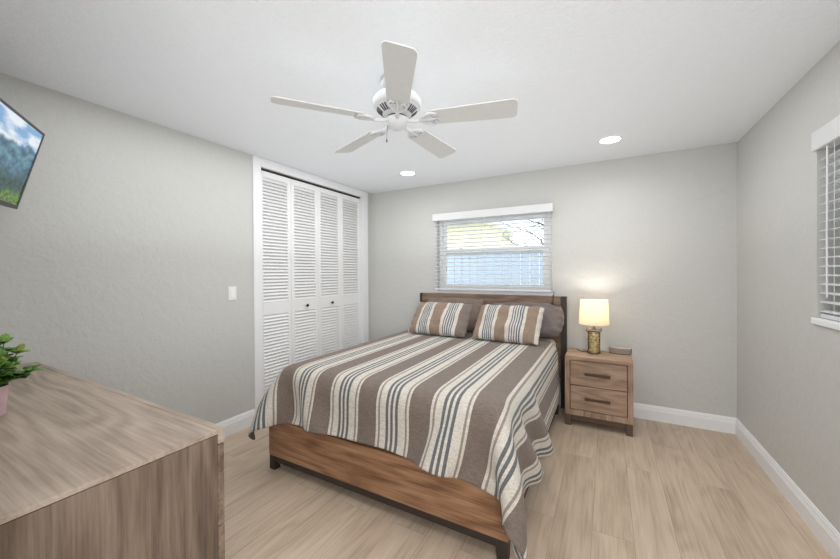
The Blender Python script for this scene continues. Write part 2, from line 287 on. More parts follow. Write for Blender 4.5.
# the settled quilt
CLOTH_NX = 59
CLOTH_X = [   # one row of the cloth per line, millimetres
    -2124,-2119,-2109,-2087,-2054,-2017,-1987,-1976,-1965,-1934,-1895,-1856,-1818,-1779,-1739,-1704,-1672,-1632,-1591,-1553,-1520,-1481,-1441,-1401,-1361,-1321,-1280,-1240,-1200,-1160,-1120,-1080,-1040,-1000,-960,-920,-884,-855,-821,-781,-740,-705,-684,-653,-614,-575,-537,-498,-458,-424,-407,-406,-389,-359,-324,-297,-283,-284,-285,
    -2154,-2139,-2123,-2101,-2070,-2034,-1998,-1973,-1961,-1938,-1901,-1860,-1820,-1780,-1742,-1712,-1674,-1633,-1593,-1557,-1521,-1482,-1441,-1401,-1361,-1321,-1280,-1240,-1200,-1160,-1120,-1080,-1040,-999,-959,-919,-882,-850,-817,-778,-737,-699,-670,-645,-607,-567,-528,-489,-449,-424,-417,-400,-369,-334,-306,-293,-299,-321,-325,
    -2181,-2159,-2137,-2114,-2085,-2049,-2013,-1980,-1958,-1938,-1904,-1864,-1823,-1784,-1750,-1716,-1676,-1635,-1596,-1560,-1521,-1481,-1441,-1401,-1361,-1321,-1280,-1240,-1200,-1160,-1120,-1080,-1039,-999,-959,-919,-879,-844,-812,-774,-734,-694,-660,-632,-598,-557,-517,-477,-445,-433,-413,-381,-346,-316,-302,-303,-317,-341,-359,
    -2200,-2178,-2153,-2127,-2098,-2064,-2028,-1992,-1964,-1941,-1907,-1868,-1827,-1788,-1755,-1717,-1677,-1637,-1598,-1561,-1522,-1481,-1441,-1401,-1361,-1321,-1280,-1240,-1200,-1160,-1120,-1080,-1039,-999,-959,-919,-879,-840,-806,-770,-730,-690,-653,-624,-589,-548,-508,-472,-450,-428,-396,-360,-329,-312,-310,-321,-340,-362,-379,
    -2206,-2187,-2165,-2140,-2111,-2078,-2042,-2005,-1972,-1946,-1911,-1872,-1831,-1793,-1758,-1719,-1679,-1638,-1601,-1562,-1521,-1481,-1441,-1401,-1361,-1321,-1280,-1240,-1200,-1160,-1120,-1080,-1039,-999,-959,-919,-879,-839,-801,-766,-727,-686,-648,-617,-580,-539,-500,-469,-445,-412,-375,-344,-324,-319,-327,-345,-366,-383,-396,
    -2196,-2184,-2167,-2147,-2121,-2090,-2055,-2017,-1982,-1951,-1916,-1876,-1835,-1797,-1760,-1720,-1680,-1640,-1601,-1561,-1521,-1481,-1441,-1401,-1361,-1321,-1280,-1240,-1200,-1160,-1120,-1080,-1039,-999,-959,-919,-879,-839,-799,-761,-723,-683,-644,-610,-572,-531,-493,-464,-431,-394,-361,-339,-332,-338,-354,-371,-384,-388,-388,
    -2171,-2168,-2159,-2145,-2125,-2098,-2065,-2029,-1991,-1956,-1919,-1879,-1840,-1801,-1762,-1722,-1681,-1641,-1601,-1561,-1521,-1481,-1441,-1401,-1361,-1321,-1280,-1240,-1200,-1160,-1120,-1079,-1039,-999,-959,-919,-879,-838,-798,-758,-719,-680,-640,-603,-564,-523,-487,-453,-415,-380,-357,-347,-351,-365,-379,-387,-388,-388,-388,
    -2134,-2136,-2137,-2132,-2120,-2101,-2072,-2038,-2000,-1962,-1923,-1883,-1843,-1803,-1763,-1723,-1683,-1642,-1602,-1562,-1522,-1481,-1441,-1401,-1361,-1321,-1280,-1240,-1200,-1160,-1120,-1079,-1039,-999,-959,-918,-878,-838,-797,-757,-717,-676,-636,-597,-557,-516,-478,-440,-403,-377,-365,-367,-378,-388,-388,-388,-388,-388,-388,
    -2094,-2098,-2101,-2104,-2102,-2093,-2073,-2043,-2007,-1968,-1928,-1887,-1846,-1806,-1765,-1724,-1684,-1643,-1603,-1563,-1522,-1482,-1442,-1401,-1361,-1321,-1281,-1240,-1200,-1160,-1119,-1079,-1039,-998,-958,-918,-877,-837,-796,-755,-714,-674,-633,-592,-550,-508,-468,-429,-401,-386,-385,-393,-398,-398,-388,-388,-388,-382,-379,
    -2061,-2063,-2067,-2070,-2072,-2072,-2064,-2043,-2016,-1974,-1931,-1889,-1848,-1807,-1766,-1725,-1685,-1644,-1603,-1563,-1523,-1482,-1442,-1402,-1361,-1321,-1281,-1240,-1200,-1160,-1119,-1079,-1039,-998,-958,-917,-877,-836,-795,-754,-713,-671,-630,-588,-544,-500,-456,-427,-409,-404,-407,-408,-406,-400,-388,-388,-388,-388,-388,
    -2042,-2043,-2045,-2047,-2048,-2050,-2049,-2040,-2016,-1972,-1930,-1888,-1847,-1806,-1766,-1725,-1685,-1644,-1604,-1563,-1523,-1483,-1442,-1402,-1362,-1321,-1281,-1241,-1200,-1160,-1120,-1079,-1039,-998,-958,-918,-877,-836,-796,-754,-713,-671,-630,-587,-543,-497,-449,-424,-418,-417,-415,-411,-406,-400,-392,-388,-388,-388,-388,
    -2042,-2042,-2042,-2042,-2042,-2044,-2046,-2038,-2011,-1969,-1927,-1886,-1846,-1806,-1765,-1725,-1684,-1644,-1604,-1563,-1523,-1483,-1442,-1402,-1362,-1321,-1281,-1241,-1200,-1160,-1120,-1079,-1039,-999,-958,-918,-878,-837,-796,-756,-715,-674,-632,-591,-547,-502,-456,-426,-420,-415,-410,-403,-396,-390,-387,-385,-385,-386,-385,
    -2042,-2042,-2042,-2042,-2043,-2048,-2049,-2037,-2009,-1968,-1927,-1886,-1846,-1806,-1765,-1725,-1684,-1644,-1604,-1563,-1523,-1483,-1442,-1402,-1362,-1321,-1281,-1241,-1200,-1160,-1120,-1079,-1039,-999,-958,-918,-878,-837,-797,-757,-716,-676,-636,-595,-553,-508,-461,-429,-418,-408,-399,-388,-377,-368,-362,-359,-361,-366,-370,
    -2054,-2055,-2056,-2056,-2058,-2060,-2054,-2037,-2009,-1967,-1927,-1886,-1846,-1806,-1765,-1725,-1684,-1644,-1604,-1563,-1523,-1483,-1442,-1402,-1362,-1321,-1281,-1241,-1200,-1160,-1120,-1079,-1039,-999,-958,-918,-878,-837,-797,-757,-716,-676,-636,-595,-553,-509,-464,-430,-416,-404,-393,-381,-369,-357,-346,-337,-333,-333,-334,
    -2082,-2083,-2083,-2081,-2078,-2071,-2057,-2037,-2009,-1967,-1927,-1886,-1846,-1806,-1765,-1725,-1684,-1644,-1604,-1563,-1523,-1483,-1442,-1402,-1362,-1321,-1281,-1241,-1200,-1160,-1120,-1079,-1039,-999,-958,-918,-878,-837,-797,-757,-716,-676,-636,-595,-553,-509,-465,-431,-417,-409,-400,-387,-373,-359,-344,-331,-322,-316,-314,
    -2108,-2105,-2100,-2094,-2085,-2072,-2057,-2037,-2009,-1967,-1927,-1886,-1846,-1806,-1765,-1725,-1684,-1644,-1604,-1563,-1523,-1483,-1442,-1402,-1362,-1321,-1281,-1241,-1200,-1160,-1120,-1079,-1039,-999,-958,-918,-878,-837,-797,-757,-716,-676,-636,-595,-553,-509,-465,-431,-418,-416,-414,-404,-389,-373,-356,-339,-324,-315,-319,
    -2119,-2112,-2104,-2095,-2083,-2070,-2056,-2037,-2008,-1967,-1927,-1886,-1846,-1806,-1765,-1725,-1684,-1644,-1604,-1563,-1523,-1483,-1442,-1402,-1362,-1321,-1281,-1241,-1200,-1160,-1120,-1079,-1039,-999,-958,-918,-878,-837,-797,-757,-716,-676,-636,-595,-553,-509,-465,-431,-417,-414,-419,-417,-409,-396,-380,-362,-342,-324,-309,
    -2121,-2112,-2101,-2089,-2075,-2065,-2055,-2036,-2008,-1967,-1927,-1886,-1846,-1806,-1765,-1725,-1684,-1644,-1604,-1563,-1523,-1483,-1442,-1402,-1362,-1321,-1281,-1241,-1200,-1160,-1120,-1079,-1039,-999,-958,-918,-878,-837,-797,-757,-716,-676,-636,-595,-552,-509,-465,-431,-415,-410,-414,-417,-416,-410,-400,-388,-373,-354,-333,
    -2112,-2100,-2086,-2071,-2061,-2059,-2054,-2036,-2008,-1967,-1927,-1886,-1846,-1806,-1765,-1725,-1684,-1644,-1604,-1563,-1523,-1483,-1442,-1402,-1362,-1321,-1281,-1241,-1200,-1160,-1120,-1079,-1039,-999,-958,-918,-878,-837,-797,-757,-716,-676,-636,-595,-552,-509,-465,-431,-412,-403,-405,-409,-411,-410,-403,-388,-388,-382,-366,
    -2093,-2079,-2067,-2058,-2056,-2060,-2054,-2037,-2008,-1967,-1927,-1886,-1846,-1806,-1765,-1725,-1684,-1644,-1604,-1563,-1523,-1483,-1442,-1402,-1362,-1321,-1281,-1241,-1200,-1160,-1120,-1079,-1039,-999,-958,-918,-878,-837,-797,-757,-716,-676,-636,-595,-552,-509,-464,-431,-410,-396,-390,-392,-396,-400,-401,-388,-388,-388,-388,
    -2073,-2063,-2056,-2054,-2058,-2059,-2053,-2037,-2008,-1967,-1927,-1886,-1846,-1806,-1765,-1725,-1684,-1644,-1604,-1563,-1523,-1483,-1442,-1402,-1362,-1321,-1281,-1241,-1200,-1160,-1120,-1079,-1039,-999,-958,-918,-878,-837,-797,-757,-716,-676,-636,-595,-552,-509,-464,-431,-409,-393,-381,-374,-372,-376,-385,-388,-388,-388,-388,
    -2060,-2055,-2052,-2053,-2056,-2059,-2053,-2037,-2009,-1967,-1927,-1886,-1846,-1806,-1765,-1725,-1684,-1644,-1604,-1563,-1523,-1483,-1442,-1402,-1362,-1321,-1281,-1241,-1200,-1160,-1120,-1079,-1039,-999,-958,-918,-878,-837,-797,-757,-716,-676,-636,-595,-552,-508,-464,-430,-409,-394,-380,-367,-358,-353,-355,-362,-370,-377,-383,
    -2053,-2051,-2051,-2053,-2057,-2059,-2053,-2037,-2009,-1967,-1927,-1886,-1846,-1806,-1765,-1725,-1684,-1644,-1604,-1563,-1523,-1483,-1442,-1402,-1362,-1321,-1281,-1241,-1200,-1160,-1120,-1079,-1039,-999,-958,-918,-878,-837,-797,-757,-716,-676,-636,-595,-552,-508,-463,-430,-410,-395,-382,-367,-355,-344,-337,-336,-340,-348,-358,
    -2050,-2051,-2054,-2056,-2058,-2059,-2053,-2037,-2009,-1967,-1927,-1886,-1846,-1806,-1765,-1725,-1684,-1644,-1604,-1563,-1523,-1483,-1442,-1402,-1362,-1321,-1281,-1241,-1200,-1160,-1120,-1079,-1039,-999,-958,-918,-878,-837,-797,-757,-716,-676,-636,-595,-552,-508,-463,-430,-411,-399,-390,-374,-359,-345,-333,-324,-320,-321,-326,
    -2053,-2054,-2055,-2056,-2058,-2059,-2053,-2037,-2009,-1967,-1927,-1886,-1846,-1806,-1765,-1725,-1684,-1644,-1604,-1563,-1523,-1483,-1442,-1402,-1362,-1321,-1281,-1241,-1200,-1160,-1120,-1079,-1039,-999,-958,-918,-878,-837,-797,-757,-716,-676,-636,-595,-551,-507,-463,-430,-411,-403,-399,-389,-372,-354,-338,-325,-315,-309,-306,
    -2058,-2059,-2059,-2059,-2059,-2059,-2053,-2037,-2009,-1967,-1927,-1886,-1846,-1806,-1765,-1725,-1684,-1644,-1604,-1563,-1523,-1483,-1442,-1402,-1362,-1321,-1281,-1241,-1200,-1160,-1120,-1079,-1039,-999,-958,-918,-878,-837,-797,-757,-716,-676,-636,-595,-551,-507,-462,-429,-412,-404,-403,-399,-388,-373,-354,-336,-321,-309,-302,
    -2058,-2058,-2058,-2058,-2058,-2059,-2053,-2037,-2009,-1967,-1927,-1886,-1846,-1806,-1765,-1725,-1684,-1644,-1604,-1563,-1523,-1483,-1442,-1402,-1362,-1321,-1281,-1241,-1200,-1160,-1120,-1079,-1039,-999,-958,-918,-878,-837,-797,-757,-716,-676,-636,-595,-551,-507,-462,-429,-412,-404,-404,-403,-398,-389,-375,-358,-339,-321,-307,
    -2060,-2060,-2059,-2059,-2059,-2059,-2053,-2037,-2009,-1967,-1927,-1886,-1846,-1806,-1765,-1725,-1684,-1644,-1604,-1563,-1523,-1483,-1442,-1402,-1362,-1321,-1281,-1241,-1200,-1160,-1120,-1079,-1039,-999,-958,-918,-878,-837,-797,-757,-716,-676,-636,-595,-551,-507,-461,-429,-412,-405,-405,-405,-402,-397,-390,-379,-364,-345,-326,
    -2058,-2058,-2058,-2058,-2058,-2059,-2053,-2037,-2009,-1967,-1927,-1886,-1846,-1806,-1765,-1725,-1684,-1644,-1604,-1563,-1523,-1483,-1442,-1402,-1362,-1321,-1281,-1241,-1200,-1160,-1120,-1079,-1039,-999,-958,-918,-878,-837,-797,-757,-716,-676,-636,-595,-551,-507,-461,-429,-412,-405,-405,-405,-404,-400,-395,-388,-381,-368,-352,
    -2056,-2056,-2056,-2057,-2058,-2059,-2053,-2037,-2009,-1967,-1927,-1886,-1846,-1806,-1765,-1725,-1684,-1644,-1604,-1563,-1523,-1483,-1442,-1402,-1362,-1321,-1281,-1241,-1200,-1160,-1120,-1079,-1039,-999,-958,-918,-878,-837,-797,-757,-716,-676,-636,-595,-551,-507,-461,-429,-412,-405,-405,-404,-402,-400,-395,-388,-388,-383,-373,
    -2058,-2058,-2058,-2058,-2058,-2059,-2053,-2037,-2009,-1967,-1927,-1886,-1846,-1806,-1765,-1725,-1684,-1644,-1604,-1563,-1523,-1483,-1442,-1402,-1362,-1321,-1281,-1241,-1200,-1160,-1120,-1079,-1039,-999,-958,-918,-878,-837,-797,-757,-716,-676,-636,-595,-551,-507,-461,-429,-412,-405,-404,-403,-400,-397,-394,-388,-388,-388,-384,
    -2056,-2057,-2057,-2057,-2058,-2059,-2053,-2037,-2009,-1967,-1927,-1886,-1846,-1806,-1765,-1725,-1684,-1644,-1604,-1563,-1523,-1483,-1442,-1402,-1362,-1321,-1281,-1241,-1200,-1160,-1120,-1079,-1039,-999,-958,-918,-878,-837,-797,-757,-716,-676,-636,-595,-551,-507,-461,-429,-412,-405,-404,-402,-400,-396,-393,-388,-388,-388,-388,
    -2059,-2059,-2058,-2058,-2059,-2059,-2053,-2037,-2009,-1967,-1927,-1886,-1846,-1806,-1765,-1725,-1684,-1644,-1604,-1563,-1523,-1483,-1442,-1402,-1362,-1321,-1281,-1241,-1200,-1160,-1120,-1079,-1039,-999,-958,-918,-878,-837,-797,-757,-716,-676,-636,-595,-551,-507,-461,-429,-413,-406,-405,-403,-401,-398,-394,-388,-388,-388,-388,
    -2056,-2056,-2057,-2057,-2058,-2059,-2053,-2037,-2009,-1967,-1927,-1886,-1846,-1806,-1765,-1725,-1684,-1644,-1604,-1563,-1523,-1483,-1442,-1402,-1362,-1321,-1281,-1241,-1200,-1160,-1120,-1079,-1039,-999,-958,-918,-878,-837,-797,-757,-716,-676,-636,-595,-551,-507,-461,-429,-413,-406,-405,-403,-401,-397,-394,-388,-388,-388,-388,
    -2058,-2058,-2058,-2058,-2058,-2059,-2053,-2037,-2009,-1967,-1927,-1886,-1846,-1806,-1765,-1725,-1684,-1644,-1604,-1563,-1523,-1483,-1442,-1402,-1362,-1321,-1281,-1241,-1200,-1160,-1120,-1079,-1039,-999,-958,-918,-878,-837,-797,-757,-716,-676,-636,-595,-551,-507,-461,-429,-413,-406,-405,-403,-401,-397,-394,-388,-388,-388,-388,
    -2059,-2059,-2058,-2058,-2059,-2059,-2053,-2037,-2009,-1967,-1927,-1886,-1846,-1806,-1765,-1725,-1684,-1644,-1604,-1563,-1523,-1483,-1442,-1402,-1362,-1321,-1281,-1241,-1200,-1160,-1120,-1079,-1039,-999,-958,-918,-878,-837,-797,-757,-716,-676,-636,-595,-551,-507,-461,-428,-413,-406,-405,-403,-401,-398,-394,-388,-388,-388,-388,
    -2056,-2056,-2057,-2057,-2058,-2059,-2053,-2037,-2009,-1967,-1927,-1886,-1846,-1806,-1765,-1725,-1684,-1644,-1604,-1563,-1523,-1483,-1442,-1402,-1362,-1321,-1281,-1241,-1200,-1160,-1120,-1079,-1039,-999,-958,-918,-878,-837,-797,-757,-716,-676,-636,-595,-551,-507,-461,-428,-413,-406,-405,-403,-401,-397,-394,-388,-388,-388,-388,
    -2059,-2058,-2058,-2058,-2059,-2059,-2053,-2037,-2009,-1967,-1927,-1886,-1846,-1806,-1765,-1725,-1684,-1644,-1604,-1563,-1523,-1483,-1442,-1402,-1362,-1321,-1281,-1241,-1200,-1160,-1120,-1079,-1039,-999,-958,-918,-878,-837,-797,-757,-716,-676,-636,-595,-551,-507,-461,-428,-413,-406,-405,-403,-401,-397,-393,-388,-388,-388,-388,
    -2058,-2058,-2058,-2058,-2058,-2059,-2053,-2037,-2009,-1967,-1927,-1886,-1846,-1806,-1765,-1725,-1684,-1644,-1604,-1563,-1523,-1483,-1442,-1402,-1362,-1321,-1281,-1241,-1200,-1160,-1120,-1079,-1039,-999,-958,-918,-878,-837,-797,-757,-716,-676,-636,-595,-551,-507,-461,-428,-413,-406,-405,-403,-401,-397,-393,-388,-388,-388,-388,
    -2056,-2056,-2057,-2057,-2058,-2059,-2053,-2037,-2009,-1967,-1927,-1886,-1846,-1806,-1765,-1725,-1684,-1644,-1604,-1563,-1523,-1483,-1442,-1402,-1362,-1321,-1281,-1241,-1200,-1160,-1120,-1079,-1039,-999,-958,-918,-878,-837,-797,-757,-716,-676,-636,-595,-551,-507,-461,-428,-413,-406,-405,-403,-401,-397,-393,-388,-388,-388,-388,
    -2059,-2059,-2058,-2058,-2058,-2059,-2053,-2037,-2009,-1967,-1927,-1886,-1846,-1806,-1765,-1725,-1684,-1644,-1604,-1563,-1523,-1483,-1442,-1402,-1362,-1321,-1281,-1241,-1200,-1160,-1120,-1079,-1039,-999,-958,-918,-878,-837,-797,-757,-716,-676,-636,-595,-551,-507,-461,-428,-413,-406,-405,-403,-401,-397,-393,-388,-388,-388,-388,
    -2057,-2057,-2057,-2057,-2058,-2059,-2053,-2037,-2009,-1967,-1927,-1886,-1846,-1806,-1765,-1725,-1684,-1644,-1604,-1563,-1523,-1483,-1442,-1402,-1362,-1321,-1281,-1241,-1200,-1160,-1120,-1079,-1039,-999,-958,-918,-878,-837,-797,-757,-716,-676,-636,-595,-551,-507,-461,-428,-413,-406,-405,-403,-401,-397,-393,-388,-388,-388,-388,
    -2057,-2057,-2057,-2057,-2058,-2059,-2052,-2037,-2009,-1967,-1927,-1886,-1846,-1806,-1765,-1725,-1684,-1644,-1604,-1563,-1523,-1483,-1442,-1402,-1362,-1321,-1281,-1241,-1200,-1160,-1120,-1079,-1039,-999,-958,-918,-878,-837,-797,-757,-716,-676,-636,-595,-551,-507,-461,-428,-413,-406,-405,-403,-401,-397,-393,-388,-388,-388,-388,
    -2059,-2058,-2058,-2058,-2058,-2059,-2052,-2037,-2009,-1967,-1927,-1886,-1846,-1806,-1765,-1725,-1684,-1644,-1604,-1563,-1523,-1483,-1442,-1402,-1362,-1321,-1281,-1241,-1200,-1160,-1120,-1079,-1039,-999,-958,-918,-878,-837,-797,-757,-716,-676,-636,-595,-551,-507,-461,-428,-413,-406,-405,-403,-401,-397,-393,-388,-388,-388,-388,
    -2057,-2057,-2057,-2057,-2058,-2059,-2052,-2037,-2009,-1967,-1927,-1886,-1846,-1806,-1765,-1725,-1684,-1644,-1604,-1563,-1523,-1483,-1442,-1402,-1362,-1321,-1281,-1241,-1200,-1160,-1120,-1079,-1039,-999,-958,-918,-878,-837,-797,-757,-716,-676,-636,-595,-551,-507,-461,-428,-413,-406,-405,-403,-401,-397,-393,-388,-388,-388,-388,
    -2057,-2057,-2057,-2057,-2058,-2059,-2052,-2037,-2009,-1967,-1927,-1886,-1846,-1806,-1765,-1725,-1684,-1644,-1604,-1563,-1523,-1483,-1442,-1402,-1362,-1321,-1281,-1241,-1200,-1160,-1120,-1079,-1039,-999,-958,-918,-878,-837,-797,-757,-716,-676,-636,-595,-551,-507,-461,-428,-413,-406,-405,-403,-401,-397,-393,-388,-388,-388,-388,
    -2058,-2058,-2058,-2058,-2058,-2059,-2052,-2037,-2009,-1967,-1927,-1886,-1846,-1806,-1765,-1725,-1684,-1644,-1604,-1563,-1523,-1483,-1442,-1402,-1362,-1321,-1281,-1241,-1200,-1160,-1120,-1079,-1039,-999,-958,-918,-878,-837,-797,-757,-716,-676,-636,-595,-551,-507,-461,-428,-413,-406,-405,-403,-401,-397,-393,-388,-388,-388,-388,
    -2057,-2057,-2057,-2057,-2058,-2059,-2052,-2037,-2009,-1967,-1927,-1886,-1846,-1806,-1765,-1725,-1684,-1644,-1604,-1563,-1523,-1483,-1442,-1402,-1362,-1321,-1281,-1241,-1200,-1160,-1120,-1079,-1039,-999,-958,-918,-878,-837,-797,-757,-716,-676,-636,-595,-551,-507,-461,-428,-413,-406,-405,-403,-401,-397,-393,-388,-388,-388,-388,
    -2058,-2057,-2057,-2057,-2058,-2059,-2052,-2037,-2009,-1967,-1927,-1886,-1846,-1806,-1765,-1725,-1684,-1644,-1604,-1563,-1523,-1483,-1442,-1402,-1362,-1321,-1281,-1241,-1200,-1160,-1120,-1079,-1039,-999,-958,-918,-878,-837,-797,-757,-716,-676,-636,-595,-551,-507,-461,-428,-413,-406,-405,-403,-401,-397,-393,-388,-388,-388,-388,
    -2057,-2057,-2057,-2057,-2058,-2059,-2052,-2037,-2009,-1967,-1927,-1886,-1846,-1806,-1765,-1725,-1684,-1644,-1604,-1563,-1523,-1483,-1442,-1402,-1362,-1321,-1281,-1241,-1200,-1160,-1120,-1079,-1039,-999,-958,-918,-878,-837,-797,-757,-716,-676,-636,-595,-551,-507,-461,-428,-413,-406,-405,-403,-401,-397,-394,-388,-388,-388,-388,
    -2057,-2057,-2057,-2057,-2058,-2059,-2052,-2037,-2009,-1967,-1927,-1886,-1846,-1806,-1765,-1725,-1684,-1644,-1604,-1563,-1523,-1483,-1442,-1402,-1362,-1321,-1281,-1241,-1200,-1160,-1120,-1079,-1039,-999,-958,-918,-878,-837,-797,-757,-716,-676,-636,-595,-551,-507,-461,-428,-413,-406,-405,-403,-401,-398,-394,-388,-388,-388,-388,
    -2057,-2057,-2057,-2057,-2058,-2059,-2052,-2037,-2009,-1967,-1927,-1886,-1846,-1806,-1765,-1725,-1684,-1644,-1604,-1563,-1523,-1483,-1442,-1402,-1362,-1321,-1281,-1241,-1200,-1160,-1120,-1079,-1039,-999,-958,-918,-878,-837,-797,-757,-716,-676,-636,-595,-551,-507,-461,-428,-413,-406,-405,-403,-401,-398,-394,-388,-388,-388,-388,
    -2058,-2058,-2058,-2058,-2058,-2059,-2053,-2037,-2009,-1967,-1927,-1886,-1846,-1806,-1765,-1725,-1684,-1644,-1604,-1563,-1523,-1483,-1442,-1402,-1362,-1321,-1281,-1241,-1200,-1160,-1120,-1079,-1039,-999,-958,-918,-878,-837,-797,-757,-716,-676,-636,-595,-551,-507,-461,-428,-412,-405,-405,-403,-401,-397,-394,-388,-388,-388,-388,
    -2058,-2058,-2058,-2058,-2059,-2060,-2053,-2037,-2009,-1968,-1927,-1886,-1846,-1806,-1765,-1725,-1684,-1644,-1604,-1563,-1523,-1483,-1442,-1402,-1362,-1321,-1281,-1241,-1200,-1160,-1120,-1079,-1039,-999,-958,-918,-878,-837,-797,-757,-716,-676,-636,-595,-551,-506,-461,-428,-412,-404,-404,-403,-400,-397,-394,-388,-388,-388,-388,
]
